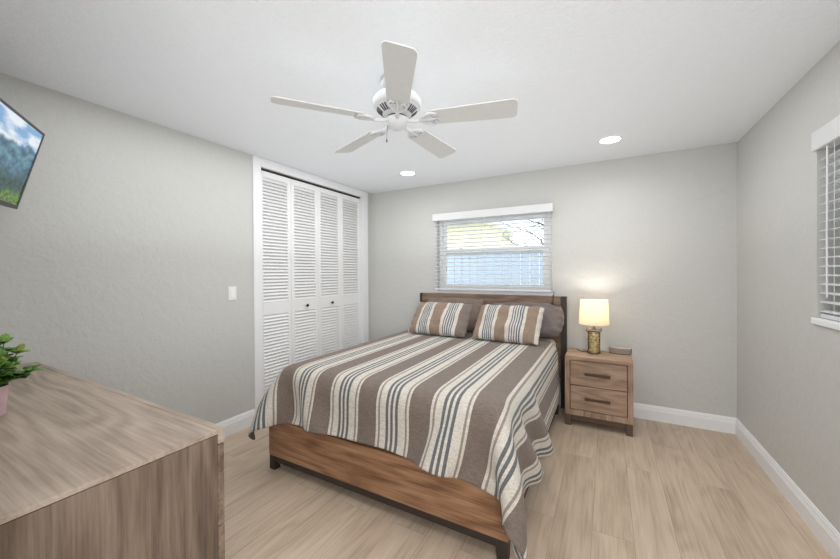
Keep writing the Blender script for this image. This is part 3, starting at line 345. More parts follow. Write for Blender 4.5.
CLOTH_Y = [   # one row of the cloth per line, millimetres
    1522,1489,1462,1444,1438,1449,1477,1517,1556,1583,1584,1586,1588,1589,1589,1571,1546,1539,1543,1556,1579,1590,1591,1591,1592,1592,1593,1593,1594,1596,1597,1596,1593,1590,1588,1582,1562,1534,1512,1504,1505,1525,1559,1583,1583,1583,1583,1583,1583,1563,1527,1488,1453,1428,1420,1428,1445,1469,1509,
    1533,1509,1486,1468,1460,1465,1483,1516,1555,1589,1606,1613,1613,1609,1595,1567,1551,1550,1556,1573,1592,1601,1604,1605,1604,1602,1603,1603,1601,1606,1608,1607,1607,1606,1603,1595,1580,1556,1532,1519,1518,1529,1557,1588,1601,1595,1588,1584,1580,1549,1511,1475,1452,1443,1450,1466,1480,1482,1503,
    1545,1528,1511,1494,1484,1485,1496,1520,1554,1589,1612,1621,1622,1612,1590,1569,1561,1562,1572,1590,1603,1608,1610,1610,1609,1606,1608,1608,1605,1609,1611,1610,1611,1611,1611,1606,1596,1577,1553,1537,1533,1538,1558,1587,1608,1612,1607,1595,1570,1532,1498,1475,1467,1474,1488,1503,1513,1514,1521,
    1565,1548,1533,1519,1509,1506,1512,1529,1559,1592,1615,1624,1625,1613,1591,1575,1572,1574,1587,1602,1609,1612,1613,1611,1611,1608,1611,1611,1608,1612,1613,1611,1613,1612,1614,1612,1607,1595,1574,1555,1548,1550,1565,1592,1612,1616,1609,1589,1555,1522,1499,1492,1498,1511,1526,1536,1541,1545,1553,
    1596,1576,1558,1544,1533,1528,1531,1542,1566,1597,1618,1626,1626,1614,1594,1583,1582,1587,1601,1610,1612,1613,1613,1612,1613,1610,1612,1612,1610,1613,1614,1612,1614,1613,1614,1614,1613,1609,1594,1573,1563,1563,1575,1599,1616,1617,1607,1581,1548,1524,1516,1521,1534,1549,1560,1564,1567,1576,1588,
    1631,1610,1591,1574,1560,1552,1550,1557,1575,1602,1621,1626,1624,1613,1598,1592,1593,1599,1609,1611,1611,1612,1613,1612,1612,1611,1612,1612,1611,1613,1613,1612,1613,1612,1613,1613,1612,1614,1609,1595,1580,1576,1585,1606,1619,1619,1604,1575,1551,1541,1545,1557,1572,1582,1586,1590,1601,1614,1627,
    1661,1644,1626,1608,1592,1580,1574,1576,1587,1607,1621,1623,1620,1612,1604,1603,1604,1607,1610,1611,1612,1613,1613,1613,1613,1613,1614,1614,1614,1614,1614,1614,1614,1613,1613,1612,1611,1611,1613,1609,1599,1592,1595,1610,1621,1620,1602,1578,1567,1569,1581,1595,1605,1609,1614,1626,1639,1652,1666,
    1675,1669,1658,1643,1628,1613,1603,1600,1604,1615,1623,1624,1622,1619,1617,1616,1617,1618,1619,1620,1620,1621,1621,1622,1622,1622,1622,1623,1623,1623,1623,1623,1622,1621,1620,1619,1618,1617,1618,1617,1613,1610,1609,1615,1622,1621,1606,1594,1595,1606,1619,1628,1633,1640,1652,1664,1677,1691,1704,
    1683,1680,1677,1672,1662,1650,1637,1629,1628,1630,1632,1634,1635,1635,1636,1636,1636,1637,1637,1637,1637,1638,1638,1638,1638,1639,1639,1639,1640,1640,1641,1640,1639,1637,1636,1635,1634,1633,1632,1631,1630,1629,1627,1628,1628,1628,1622,1621,1631,1643,1652,1658,1666,1677,1690,1702,1715,1728,1742,
    1705,1701,1697,1693,1688,1683,1674,1665,1656,1655,1661,1663,1664,1665,1666,1666,1667,1668,1668,1669,1669,1670,1670,1671,1671,1672,1672,1673,1673,1674,1674,1673,1671,1669,1667,1664,1662,1660,1658,1656,1654,1652,1649,1647,1646,1643,1644,1657,1668,1677,1685,1694,1704,1716,1728,1740,1753,1766,1779,
    1741,1735,1730,1725,1720,1715,1710,1704,1698,1699,1703,1705,1705,1706,1707,1707,1708,1708,1709,1710,1710,1711,1711,1712,1712,1713,1713,1714,1714,1715,1715,1715,1712,1710,1708,1705,1703,1701,1698,1696,1693,1691,1688,1685,1685,1682,1684,1694,1705,1713,1722,1732,1743,1754,1766,1778,1792,1805,1818,
    1781,1775,1770,1765,1760,1754,1749,1744,1740,1741,1745,1745,1746,1747,1747,1748,1748,1749,1749,1750,1750,1751,1751,1752,1752,1753,1753,1754,1755,1755,1756,1755,1752,1750,1748,1746,1744,1741,1739,1736,1734,1732,1729,1727,1728,1727,1728,1735,1744,1752,1761,1770,1780,1791,1804,1817,1830,1844,1857,
    1820,1815,1810,1805,1799,1793,1788,1784,1781,1782,1785,1785,1786,1786,1787,1787,1788,1788,1789,1789,1790,1791,1791,1792,1792,1793,1793,1794,1794,1795,1795,1794,1792,1790,1788,1786,1783,1781,1779,1777,1775,1773,1770,1769,1770,1769,1770,1775,1783,1790,1798,1806,1815,1824,1834,1846,1861,1878,1894,
    1858,1853,1848,1842,1837,1831,1827,1824,1822,1823,1825,1825,1826,1826,1827,1827,1828,1828,1829,1829,1830,1830,1831,1831,1832,1832,1833,1833,1834,1834,1835,1834,1832,1830,1828,1825,1823,1821,1819,1817,1815,1813,1811,1809,1810,1810,1811,1816,1823,1830,1837,1845,1853,1862,1870,1879,1889,1901,1912,
    1886,1882,1877,1874,1871,1869,1867,1864,1863,1863,1865,1865,1866,1866,1867,1867,1868,1868,1869,1869,1870,1870,1871,1871,1872,1872,1872,1873,1873,1874,1874,1874,1872,1869,1867,1865,1863,1861,1859,1857,1855,1853,1851,1849,1851,1851,1853,1857,1863,1869,1876,1884,1893,1902,1910,1919,1928,1937,1946,
    1917,1915,1914,1912,1910,1908,1906,1905,1903,1904,1904,1905,1905,1906,1906,1907,1907,1908,1908,1909,1909,1910,1910,1911,1911,1912,1912,1913,1913,1914,1914,1913,1911,1909,1907,1905,1903,1901,1899,1897,1895,1893,1891,1889,1891,1892,1894,1898,1903,1908,1913,1921,1930,1939,1949,1958,1968,1977,1986,
    1956,1955,1953,1952,1950,1948,1946,1945,1944,1944,1944,1945,1945,1946,1946,1947,1947,1948,1948,1949,1949,1950,1950,1950,1951,1951,1952,1952,1953,1953,1954,1953,1951,1949,1947,1945,1943,1941,1939,1937,1935,1933,1931,1930,1931,1932,1934,1938,1943,1948,1953,1959,1964,1972,1981,1991,2004,2017,2026,
    1996,1995,1994,1991,1989,1987,1986,1985,1984,1984,1984,1985,1985,1986,1986,1987,1987,1987,1988,1988,1989,1989,1990,1990,1991,1991,1992,1992,1992,1993,1993,1993,1991,1989,1987,1985,1983,1981,1979,1977,1975,1973,1972,1970,1971,1973,1975,1978,1983,1987,1993,1999,2004,2010,2015,2021,2028,2042,2059,
    2036,2034,2031,2027,2026,2026,2026,2025,2024,2024,2024,2025,2025,2025,2026,2026,2027,2027,2028,2028,2029,2029,2029,2030,2030,2031,2031,2032,2032,2033,2033,2032,2030,2029,2027,2025,2023,2021,2019,2017,2015,2014,2012,2010,2012,2013,2016,2019,2022,2026,2032,2038,2044,2050,2056,2061,2065,2070,2079,
    2071,2068,2066,2065,2065,2066,2065,2065,2064,2064,2064,2064,2065,2065,2066,2066,2067,2067,2067,2068,2068,2069,2069,2070,2070,2070,2071,2071,2072,2072,2073,2072,2070,2068,2066,2065,2063,2061,2059,2057,2056,2054,2052,2051,2052,2054,2056,2059,2062,2065,2068,2074,2082,2090,2096,2100,2105,2110,2114,
    2105,2104,2104,2105,2105,2105,2105,2104,2104,2104,2104,2104,2105,2105,2106,2106,2106,2107,2107,2108,2108,2108,2109,2109,2110,2110,2111,2111,2111,2112,2112,2112,2110,2108,2106,2105,2103,2101,2099,2097,2096,2094,2092,2091,2092,2094,2096,2099,2102,2105,2107,2110,2114,2122,2134,2141,2146,2150,2154,
    2143,2143,2144,2144,2145,2145,2145,2144,2144,2144,2144,2144,2145,2145,2145,2146,2146,2147,2147,2147,2148,2148,2149,2149,2149,2150,2150,2151,2151,2151,2152,2151,2149,2148,2146,2144,2143,2141,2139,2138,2136,2134,2132,2131,2132,2134,2136,2139,2142,2144,2147,2149,2152,2155,2162,2172,2182,2189,2195,
    2183,2183,2184,2184,2184,2184,2184,2184,2184,2184,2184,2184,2184,2185,2185,2186,2186,2186,2187,2187,2188,2188,2188,2189,2189,2190,2190,2190,2191,2191,2192,2191,2189,2188,2186,2184,2183,2181,2179,2178,2176,2174,2173,2171,2173,2174,2177,2179,2182,2184,2187,2189,2192,2195,2198,2202,2208,2216,2227,
    2223,2223,2224,2224,2224,2224,2224,2224,2224,2223,2224,2224,2224,2225,2225,2225,2226,2226,2227,2227,2227,2228,2228,2228,2229,2229,2230,2230,2230,2231,2231,2231,2229,2227,2226,2224,2223,2221,2219,2218,2216,2215,2213,2212,2213,2215,2217,2219,2222,2224,2225,2229,2232,2235,2238,2241,2243,2247,2252,
    2263,2263,2263,2264,2264,2264,2264,2264,2263,2263,2263,2264,2264,2265,2265,2265,2266,2266,2266,2267,2267,2267,2268,2268,2269,2269,2269,2270,2270,2270,2271,2270,2269,2267,2266,2264,2262,2261,2259,2258,2256,2255,2253,2252,2253,2255,2257,2259,2262,2263,2264,2266,2270,2274,2278,2281,2284,2285,2287,
    2302,2303,2303,2303,2304,2304,2304,2303,2303,2303,2303,2304,2304,2304,2305,2305,2305,2306,2306,2306,2307,2307,2308,2308,2308,2309,2309,2309,2310,2310,2310,2310,2308,2307,2305,2304,2302,2301,2299,2298,2296,2295,2293,2292,2293,2295,2297,2299,2301,2303,2303,2304,2306,2309,2315,2320,2324,2326,2327,
    2342,2343,2343,2343,2343,2343,2343,2343,2343,2343,2343,2344,2344,2344,2345,2345,2345,2346,2346,2346,2347,2347,2347,2348,2348,2348,2349,2349,2349,2350,2350,2349,2348,2347,2345,2344,2342,2341,2339,2338,2337,2335,2334,2332,2334,2335,2337,2339,2341,2342,2343,2344,2344,2345,2348,2352,2359,2365,2368,
    2382,2383,2383,2383,2383,2383,2383,2383,2383,2383,2383,2383,2384,2384,2384,2385,2385,2385,2386,2386,2386,2387,2387,2387,2388,2388,2388,2389,2389,2389,2390,2389,2388,2386,2385,2384,2382,2381,2379,2378,2377,2375,2374,2373,2374,2375,2377,2379,2381,2382,2383,2383,2384,2384,2385,2386,2390,2396,2403,
    2422,2422,2423,2423,2423,2423,2423,2423,2423,2423,2423,2423,2424,2424,2424,2425,2425,2425,2425,2426,2426,2426,2427,2427,2427,2428,2428,2428,2429,2429,2429,2429,2427,2426,2425,2423,2422,2421,2419,2418,2417,2415,2414,2413,2414,2415,2417,2419,2421,2422,2423,2423,2424,2424,2425,2425,2426,2428,2433,
    2462,2462,2462,2463,2463,2463,2463,2463,2463,2463,2463,2463,2463,2464,2464,2464,2465,2465,2465,2466,2466,2466,2466,2467,2467,2467,2468,2468,2468,2469,2469,2468,2467,2466,2465,2463,2462,2461,2459,2458,2457,2456,2454,2453,2454,2456,2457,2459,2461,2462,2462,2463,2464,2464,2465,2465,2465,2465,2467,
    2502,2502,2502,2502,2503,2503,2503,2503,2503,2503,2503,2503,2503,2504,2504,2504,2504,2505,2505,2505,2506,2506,2506,2506,2507,2507,2507,2508,2508,2508,2509,2508,2507,2506,2504,2503,2502,2501,2499,2498,2497,2496,2495,2494,2494,2496,2498,2499,2501,2502,2502,2503,2503,2504,2504,2505,2505,2505,2505,
    2542,2542,2542,2542,2542,2542,2542,2542,2542,2542,2543,2543,2543,2543,2544,2544,2544,2545,2545,2545,2545,2546,2546,2546,2546,2547,2547,2547,2548,2548,2548,2548,2547,2545,2544,2543,2542,2541,2539,2538,2537,2536,2535,2534,2535,2536,2538,2539,2541,2541,2542,2543,2543,2544,2544,2545,2545,2545,2545,
    2582,2582,2582,2582,2582,2582,2582,2582,2582,2582,2582,2583,2583,2583,2584,2584,2584,2584,2585,2585,2585,2585,2586,2586,2586,2586,2587,2587,2587,2588,2588,2587,2586,2585,2584,2583,2582,2581,2580,2578,2577,2576,2575,2574,2575,2576,2578,2579,2580,2581,2582,2582,2583,2584,2584,2584,2585,2585,2585,
    2622,2622,2622,2622,2622,2622,2622,2622,2622,2622,2622,2623,2623,2623,2623,2624,2624,2624,2624,2625,2625,2625,2625,2626,2626,2626,2626,2627,2627,2627,2627,2627,2626,2625,2624,2623,2622,2621,2620,2618,2617,2616,2615,2614,2615,2616,2618,2619,2620,2621,2622,2622,2623,2623,2624,2624,2624,2625,2625,
    2661,2662,2662,2662,2662,2662,2662,2662,2662,2662,2662,2662,2663,2663,2663,2663,2664,2664,2664,2664,2665,2665,2665,2665,2666,2666,2666,2666,2667,2667,2667,2667,2666,2665,2664,2663,2662,2661,2660,2659,2658,2657,2656,2655,2655,2656,2658,2659,2660,2661,2662,2662,2663,2663,2664,2664,2664,2664,2665,
    2701,2701,2702,2702,2702,2702,2702,2702,2702,2702,2702,2702,2703,2703,2703,2703,2703,2704,2704,2704,2704,2705,2705,2705,2705,2706,2706,2706,2706,2706,2707,2706,2705,2704,2703,2702,2702,2701,2700,2699,2698,2697,2696,2695,2696,2697,2698,2699,2700,2701,2701,2702,2703,2703,2703,2704,2704,2704,2705,
    2741,2741,2741,2741,2742,2742,2742,2742,2742,2742,2742,2742,2742,2743,2743,2743,2743,2744,2744,2744,2744,2744,2745,2745,2745,2745,2745,2746,2746,2746,2746,2746,2745,2744,2743,2742,2741,2741,2740,2739,2738,2737,2736,2735,2736,2737,2738,2739,2740,2741,2741,2742,2742,2743,2743,2744,2744,2744,2744,
    2781,2781,2781,2781,2781,2781,2782,2782,2782,2782,2782,2782,2782,2782,2783,2783,2783,2783,2784,2784,2784,2784,2784,2785,2785,2785,2785,2785,2786,2786,2786,2786,2785,2784,2783,2782,2781,2780,2780,2779,2778,2777,2776,2776,2776,2777,2778,2779,2780,2781,2781,2782,2782,2783,2783,2783,2784,2784,2784,
    2821,2821,2821,2821,2821,2821,2821,2821,2822,2822,2822,2822,2822,2822,2823,2823,2823,2823,2823,2823,2824,2824,2824,2824,2824,2825,2825,2825,2825,2825,2826,2825,2824,2824,2823,2822,2821,2820,2820,2819,2818,2817,2816,2816,2816,2817,2818,2819,2820,2821,2821,2822,2822,2823,2823,2823,2824,2824,2824,
    2861,2861,2861,2861,2861,2861,2861,2861,2861,2861,2862,2862,2862,2862,2862,2863,2863,2863,2863,2863,2863,2864,2864,2864,2864,2864,2864,2865,2865,2865,2865,2865,2864,2863,2863,2862,2861,2860,2860,2859,2858,2857,2857,2856,2857,2857,2858,2859,2860,2861,2861,2862,2862,2862,2863,2863,2863,2864,2864,
    2901,2901,2901,2901,2901,2901,2901,2901,2901,2901,2902,2902,2902,2902,2902,2902,2903,2903,2903,2903,2903,2903,2904,2904,2904,2904,2904,2904,2904,2905,2905,2905,2904,2903,2902,2902,2901,2900,2900,2899,2898,2898,2897,2896,2897,2898,2898,2899,2900,2900,2901,2901,2902,2902,2903,2903,2903,2904,2904,
    2941,2941,2941,2941,2941,2941,2941,2941,2941,2941,2941,2942,2942,2942,2942,2942,2942,2942,2943,2943,2943,2943,2943,2943,2944,2944,2944,2944,2944,2944,2944,2944,2944,2943,2942,2942,2941,2940,2940,2939,2938,2938,2937,2937,2937,2938,2938,2939,2940,2940,2941,2941,2942,2942,2943,2943,2943,2943,2944,
    2980,2981,2981,2981,2981,2981,2981,2981,2981,2981,2981,2981,2982,2982,2982,2982,2982,2982,2982,2983,2983,2983,2983,2983,2983,2983,2984,2984,2984,2984,2984,2984,2983,2983,2982,2982,2981,2980,2980,2979,2979,2978,2977,2977,2977,2978,2979,2979,2980,2980,2981,2981,2982,2982,2982,2983,2983,2983,2983,
    3020,3020,3020,3021,3021,3021,3021,3021,3021,3021,3021,3021,3021,3022,3022,3022,3022,3022,3022,3022,3022,3023,3023,3023,3023,3023,3023,3023,3023,3024,3024,3024,3023,3022,3022,3021,3021,3020,3020,3019,3019,3018,3018,3017,3018,3018,3019,3019,3020,3020,3021,3021,3022,3022,3022,3023,3023,3023,3023,
    3060,3060,3060,3060,3060,3060,3060,3061,3061,3061,3061,3061,3061,3061,3062,3062,3062,3062,3062,3062,3062,3062,3062,3063,3063,3063,3063,3063,3063,3063,3063,3063,3063,3062,3062,3061,3061,3060,3060,3059,3059,3058,3058,3057,3058,3058,3059,3059,3060,3060,3061,3061,3061,3062,3062,3062,3063,3063,3063,
    3100,3100,3100,3100,3100,3100,3100,3100,3101,3101,3101,3101,3101,3101,3101,3101,3102,3102,3102,3102,3102,3102,3102,3102,3102,3102,3103,3103,3103,3103,3103,3103,3102,3102,3102,3101,3101,3100,3100,3099,3099,3099,3098,3098,3098,3098,3099,3099,3100,3100,3100,3101,3101,3102,3102,3102,3103,3103,3103,
    3140,3140,3140,3140,3140,3140,3140,3140,3140,3141,3141,3141,3141,3141,3141,3141,3141,3141,3142,3142,3142,3142,3142,3142,3142,3142,3142,3142,3142,3143,3143,3142,3142,3142,3141,3141,3141,3140,3140,3139,3139,3139,3138,3138,3138,3139,3139,3139,3140,3140,3140,3141,3141,3142,3142,3142,3143,3143,3143,
    3180,3180,3180,3180,3180,3180,3180,3180,3180,3180,3181,3181,3181,3181,3181,3181,3181,3181,3181,3181,3181,3182,3182,3182,3182,3182,3182,3182,3182,3182,3182,3182,3182,3181,3181,3181,3181,3180,3180,3180,3179,3179,3179,3178,3179,3179,3179,3179,3180,3180,3180,3181,3181,3181,3182,3182,3182,3183,3183,
    3220,3220,3220,3220,3220,3220,3220,3220,3220,3220,3221,3221,3221,3221,3221,3221,3221,3221,3221,3221,3221,3221,3221,3221,3221,3222,3222,3222,3222,3222,3222,3222,3221,3221,3221,3221,3220,3220,3220,3220,3219,3219,3219,3219,3219,3219,3219,3219,3219,3220,3220,3221,3221,3221,3222,3222,3222,3223,3223,
    3260,3260,3260,3260,3260,3260,3260,3260,3260,3260,3260,3261,3261,3261,3261,3261,3261,3261,3261,3261,3261,3261,3261,3261,3261,3261,3261,3261,3261,3261,3261,3261,3261,3261,3261,3261,3260,3260,3260,3260,3259,3259,3259,3259,3259,3259,3259,3259,3259,3260,3260,3261,3261,3261,3262,3262,3262,3262,3263,
    3300,3300,3300,3300,3300,3299,3299,3299,3300,3300,3300,3300,3300,3300,3301,3301,3301,3301,3301,3301,3301,3301,3301,3301,3301,3301,3301,3301,3301,3301,3301,3301,3301,3301,3301,3300,3300,3300,3300,3300,3300,3299,3299,3299,3299,3299,3299,3299,3299,3300,3300,3300,3301,3301,3302,3302,3302,3302,3303,
    3340,3340,3340,3339,3339,3339,3339,3339,3339,3340,3340,3340,3340,3340,3340,3340,3340,3340,3340,3340,3340,3341,3341,3341,3341,3341,3341,3341,3341,3341,3341,3341,3341,3340,3340,3340,3340,3340,3340,3340,3340,3340,3340,3339,3340,3339,3339,3339,3339,3340,3340,3340,3341,3341,3341,3342,3342,3342,3342,
    3380,3380,3379,3379,3379,3379,3379,3379,3379,3380,3380,3380,3380,3380,3380,3380,3380,3380,3380,3380,3380,3380,3380,3380,3380,3380,3380,3380,3380,3380,3380,3380,3380,3380,3380,3380,3380,3380,3380,3380,3380,3380,3380,3380,3380,3379,3379,3379,3379,3379,3380,3380,3381,3381,3381,3382,3382,3382,3382,
    3420,3420,3419,3419,3419,3419,3418,3418,3419,3419,3420,3420,3420,3420,3420,3420,3420,3420,3420,3420,3420,3420,3420,3420,3420,3420,3420,3420,3420,3420,3420,3420,3420,3420,3420,3420,3420,3420,3420,3420,3420,3420,3420,3420,3420,3419,3418,3418,3419,3419,3420,3420,3421,3421,3421,3422,3422,3422,3422,
]
CLOTH_Z = [   # one row of the cloth per line, millimetres
    218,243,272,302,327,342,348,347,349,349,357,364,366,367,367,371,375,378,378,376,370,368,369,369,370,370,371,371,372,372,373,372,370,368,365,363,367,375,381,378,372,362,353,343,338,333,327,318,310,301,289,275,264,250,228,196,160,125,113,
    242,271,301,330,356,375,386,388,388,389,390,394,398,402,407,410,414,416,416,412,408,406,406,407,408,409,409,410,411,411,411,410,408,405,403,401,402,409,415,415,410,401,391,382,374,371,366,357,349,339,325,314,300,279,248,212,173,138,103,
    271,300,329,358,385,406,421,427,428,428,430,433,437,442,446,450,453,454,453,448,446,446,446,447,447,448,449,449,450,451,451,450,447,445,442,440,439,442,449,451,447,441,430,421,414,407,401,394,388,376,364,351,330,300,263,224,186,153,117,
    301,330,359,387,414,437,454,464,467,468,470,474,477,482,486,489,491,492,490,486,486,486,486,487,487,488,489,489,490,490,491,490,487,485,482,480,478,478,483,487,484,479,470,460,453,447,440,434,425,415,402,382,353,316,277,238,202,167,131,
    328,358,388,416,443,468,487,500,506,508,510,514,518,522,525,529,530,530,527,526,526,526,526,527,527,528,529,529,530,530,531,530,527,525,522,520,518,516,517,522,522,517,509,499,493,487,480,474,465,453,435,407,371,331,291,254,218,181,145,
    348,380,412,443,472,498,520,536,545,547,551,554,558,562,565,568,569,568,566,566,566,566,566,567,568,568,569,569,570,571,571,570,568,565,563,560,558,556,554,556,558,555,548,539,533,527,521,514,504,487,460,425,386,345,307,269,231,192,153,
    360,396,431,465,498,527,552,571,583,587,591,595,598,602,605,607,608,607,607,606,606,606,607,607,608,609,609,610,610,611,611,610,608,606,603,601,599,597,595,593,594,593,587,579,574,568,561,554,539,514,480,440,399,360,321,281,242,203,164,
    365,404,443,481,517,551,580,603,620,628,633,636,639,642,644,645,646,646,646,646,646,647,647,647,648,648,649,650,650,651,651,650,648,646,643,641,639,637,635,633,632,630,626,619,615,609,602,590,568,534,495,453,412,372,332,292,253,214,175,
    369,409,449,489,529,568,603,632,654,667,674,677,679,680,681,682,682,683,683,684,684,685,685,685,686,686,687,687,688,689,689,688,686,684,682,680,677,675,674,671,669,666,663,659,656,651,641,621,589,549,507,465,424,383,344,304,264,225,186,
    375,415,455,495,536,576,617,653,686,704,707,709,709,710,710,711,711,711,711,712,712,712,712,712,713,713,713,713,713,714,714,713,713,712,711,710,709,707,706,705,703,701,699,697,696,692,677,643,604,561,518,476,435,394,355,314,274,235,195,
    381,421,461,501,542,582,624,666,703,717,717,717,717,717,717,717,717,718,718,718,718,718,718,718,718,718,719,719,719,719,719,719,718,718,718,717,717,717,717,717,717,717,717,716,716,716,702,661,616,572,529,487,446,405,365,324,284,244,205,
    386,426,467,507,547,588,630,672,706,717,722,722,722,722,722,722,722,722,722,722,722,722,722,722,722,722,722,722,722,722,722,722,722,722,722,722,722,722,721,721,720,719,719,719,720,717,708,671,626,582,539,497,456,415,374,334,294,254,215,
    391,431,472,512,552,593,634,675,707,717,722,722,722,722,722,722,722,722,722,722,722,722,722,722,722,722,722,722,722,722,722,722,722,722,722,722,722,722,722,722,722,722,722,722,722,717,711,677,633,590,547,506,465,423,382,341,301,263,224,
    396,436,476,516,556,597,638,676,708,717,722,722,722,722,722,722,722,722,722,722,722,722,722,722,722,722,722,722,722,722,722,722,722,722,722,722,722,722,722,722,722,722,722,722,722,717,712,680,637,595,553,512,471,430,390,348,307,266,226,
    399,439,479,519,560,601,640,676,708,717,722,722,722,722,722,722,722,722,722,722,722,722,722,722,722,722,722,722,722,722,722,722,722,722,722,722,722,722,722,722,722,722,722,722,722,718,712,681,639,596,554,514,474,434,395,354,313,272,231,
    402,442,482,522,562,601,640,676,708,717,722,722,722,722,722,722,722,722,722,722,722,722,722,722,722,722,722,722,722,722,722,722,722,722,722,722,722,722,722,722,722,722,722,722,722,719,712,682,640,596,553,511,472,433,395,357,318,277,236,
    404,444,484,523,562,601,640,676,708,717,722,722,722,722,722,722,722,722,722,722,722,722,722,722,722,722,722,722,722,722,722,722,722,722,722,722,722,722,722,722,722,722,722,722,722,719,712,682,640,597,554,510,468,428,389,352,316,280,241,
    405,445,484,522,560,600,639,677,708,717,722,722,722,722,722,722,722,722,722,722,722,722,722,722,722,722,722,722,722,722,722,722,722,722,722,722,722,722,722,722,722,722,722,722,722,719,712,682,641,597,554,512,469,426,385,344,304,268,236,
    404,442,481,518,557,598,639,677,708,717,722,722,722,722,722,722,722,722,722,722,722,722,722,722,722,722,722,722,722,722,722,722,722,722,722,722,722,722,722,722,722,722,722,722,722,718,712,682,642,599,556,513,470,428,385,345,303,260,222,
    400,438,476,516,557,597,638,676,708,717,722,722,722,722,722,722,722,722,722,722,722,722,722,722,722,722,722,722,722,722,722,722,722,722,722,722,722,722,722,722,722,722,722,722,722,718,712,682,642,601,557,514,472,430,387,346,303,261,218,
    395,435,475,515,556,597,638,676,708,717,722,722,722,722,722,722,722,722,722,722,722,722,722,722,722,722,722,722,722,722,722,722,722,722,722,722,722,722,722,722,722,722,722,722,722,717,712,681,642,601,559,516,472,430,389,347,304,261,219,
    394,434,474,515,555,596,637,676,708,717,722,722,722,722,722,722,722,722,722,722,722,722,722,722,722,722,722,722,722,722,722,722,722,722,722,722,722,722,722,722,722,722,722,722,722,717,712,680,641,600,558,517,474,431,387,346,305,263,221,
    393,433,474,515,555,596,637,676,708,717,722,722,722,722,722,722,722,722,722,722,722,722,722,722,722,722,722,722,722,722,722,722,722,722,722,722,722,722,722,722,722,722,722,722,722,717,711,680,640,598,557,515,474,431,388,345,302,260,220,
    393,433,474,514,555,596,637,676,708,717,722,722,722,722,722,722,722,722,722,722,722,722,722,722,722,722,722,722,722,722,722,722,722,722,722,722,722,722,722,722,722,722,722,722,722,718,711,680,639,596,553,513,472,430,388,346,302,259,217,
    393,433,474,514,555,596,637,676,708,717,722,722,722,722,722,722,722,722,722,722,722,722,722,722,722,722,722,722,722,722,722,722,722,722,722,722,722,722,722,722,722,722,722,722,722,718,711,679,638,594,550,507,467,427,386,345,302,259,216,
    393,433,474,514,555,596,637,676,708,717,722,722,722,722,722,722,722,722,722,722,722,722,722,722,722,722,722,722,722,722,722,722,722,722,722,722,722,722,722,722,722,722,722,722,722,718,711,678,636,592,548,504,461,420,381,341,300,258,216,
    392,433,474,514,555,596,637,676,708,717,722,722,722,722,722,722,722,722,722,722,722,722,722,722,722,722,722,722,722,722,722,722,722,722,722,722,722,722,722,722,722,722,722,722,722,718,711,678,635,591,546,502,458,415,373,333,294,254,214,
    392,433,474,514,555,596,637,676,708,717,722,722,722,722,722,722,722,722,722,722,722,722,722,722,722,722,722,722,722,722,722,722,722,722,722,722,722,722,722,722,722,722,722,722,722,718,711,677,634,590,545,501,457,413,369,326,285,246,208,
    392,433,474,514,555,596,637,676,708,717,722,722,722,722,722,722,722,722,722,722,722,722,722,722,722,722,722,722,722,722,722,722,722,722,722,722,722,722,722,722,722,722,722,722,722,718,710,677,634,590,545,501,456,412,368,325,281,239,200,
    392,433,474,514,555,596,637,676,708,717,722,722,722,722,722,722,722,722,722,722,722,722,722,722,722,722,722,722,722,722,722,722,722,722,722,722,722,722,722,722,722,722,722,722,722,718,710,677,634,589,545,500,456,412,368,324,280,237,195,
    392,433,474,514,555,596,637,676,708,717,722,722,722,722,722,722,722,722,722,722,722,722,722,722,722,722,722,722,722,722,722,722,722,722,722,722,722,722,722,722,722,722,722,722,722,718,710,677,634,589,545,500,456,412,368,324,280,236,193,
    392,433,474,514,555,596,637,676,708,717,722,722,722,722,722,722,722,722,722,722,722,722,722,722,722,722,722,722,722,722,722,722,722,722,722,722,722,722,722,722,722,722,722,722,722,718,710,677,634,589,545,500,456,412,368,324,280,236,193,
    392,433,474,514,555,596,637,676,708,717,722,722,722,722,722,722,722,722,722,722,722,722,722,722,722,722,722,722,722,722,722,722,722,722,722,722,722,722,722,722,722,722,722,722,722,718,710,677,634,589,544,500,456,411,367,324,280,236,193,
    392,433,474,514,555,596,637,676,708,717,722,722,722,722,722,722,722,722,722,722,722,722,722,722,722,722,722,722,722,722,722,722,722,722,722,722,722,722,722,722,722,722,722,722,722,718,710,677,634,589,544,500,456,411,367,324,279,236,192,
    392,433,474,514,555,596,637,676,708,717,722,722,722,722,722,722,722,722,722,722,722,722,722,722,722,722,722,722,722,722,722,722,722,722,722,722,722,722,722,722,722,722,722,722,722,718,710,677,633,589,544,500,455,411,367,323,279,235,192,
    392,433,474,514,555,596,637,676,708,717,722,722,722,722,722,722,722,722,722,722,722,722,722,722,722,722,722,722,722,722,722,722,722,722,722,722,722,722,722,722,722,722,722,722,722,718,710,677,633,589,544,500,455,411,367,323,279,235,192,
    392,433,474,514,555,596,637,676,708,717,722,722,722,722,722,722,722,722,722,722,722,722,722,722,722,722,722,722,722,722,722,722,722,722,722,722,722,722,722,722,722,722,722,722,722,718,710,677,633,589,544,500,455,411,367,323,279,235,192,
    392,433,474,514,555,596,637,676,708,717,722,722,722,722,722,722,722,722,722,722,722,722,722,722,722,722,722,722,722,722,722,722,722,722,722,722,722,722,722,722,722,722,722,722,722,718,710,677,633,589,544,500,455,411,367,323,279,235,192,
    392,433,474,514,555,596,637,676,708,717,722,722,722,722,722,722,722,722,722,722,722,722,722,722,722,722,722,722,722,722,722,722,722,722,722,722,722,722,722,722,722,722,722,722,722,718,710,677,633,589,544,500,455,411,367,323,279,235,192,
    392,433,474,514,555,596,637,676,708,717,722,722,722,722,722,722,722,722,722,722,722,722,722,722,722,722,722,722,722,722,722,722,722,722,722,722,722,722,722,722,722,722,722,722,722,718,710,677,633,589,544,500,455,411,367,323,279,235,192,
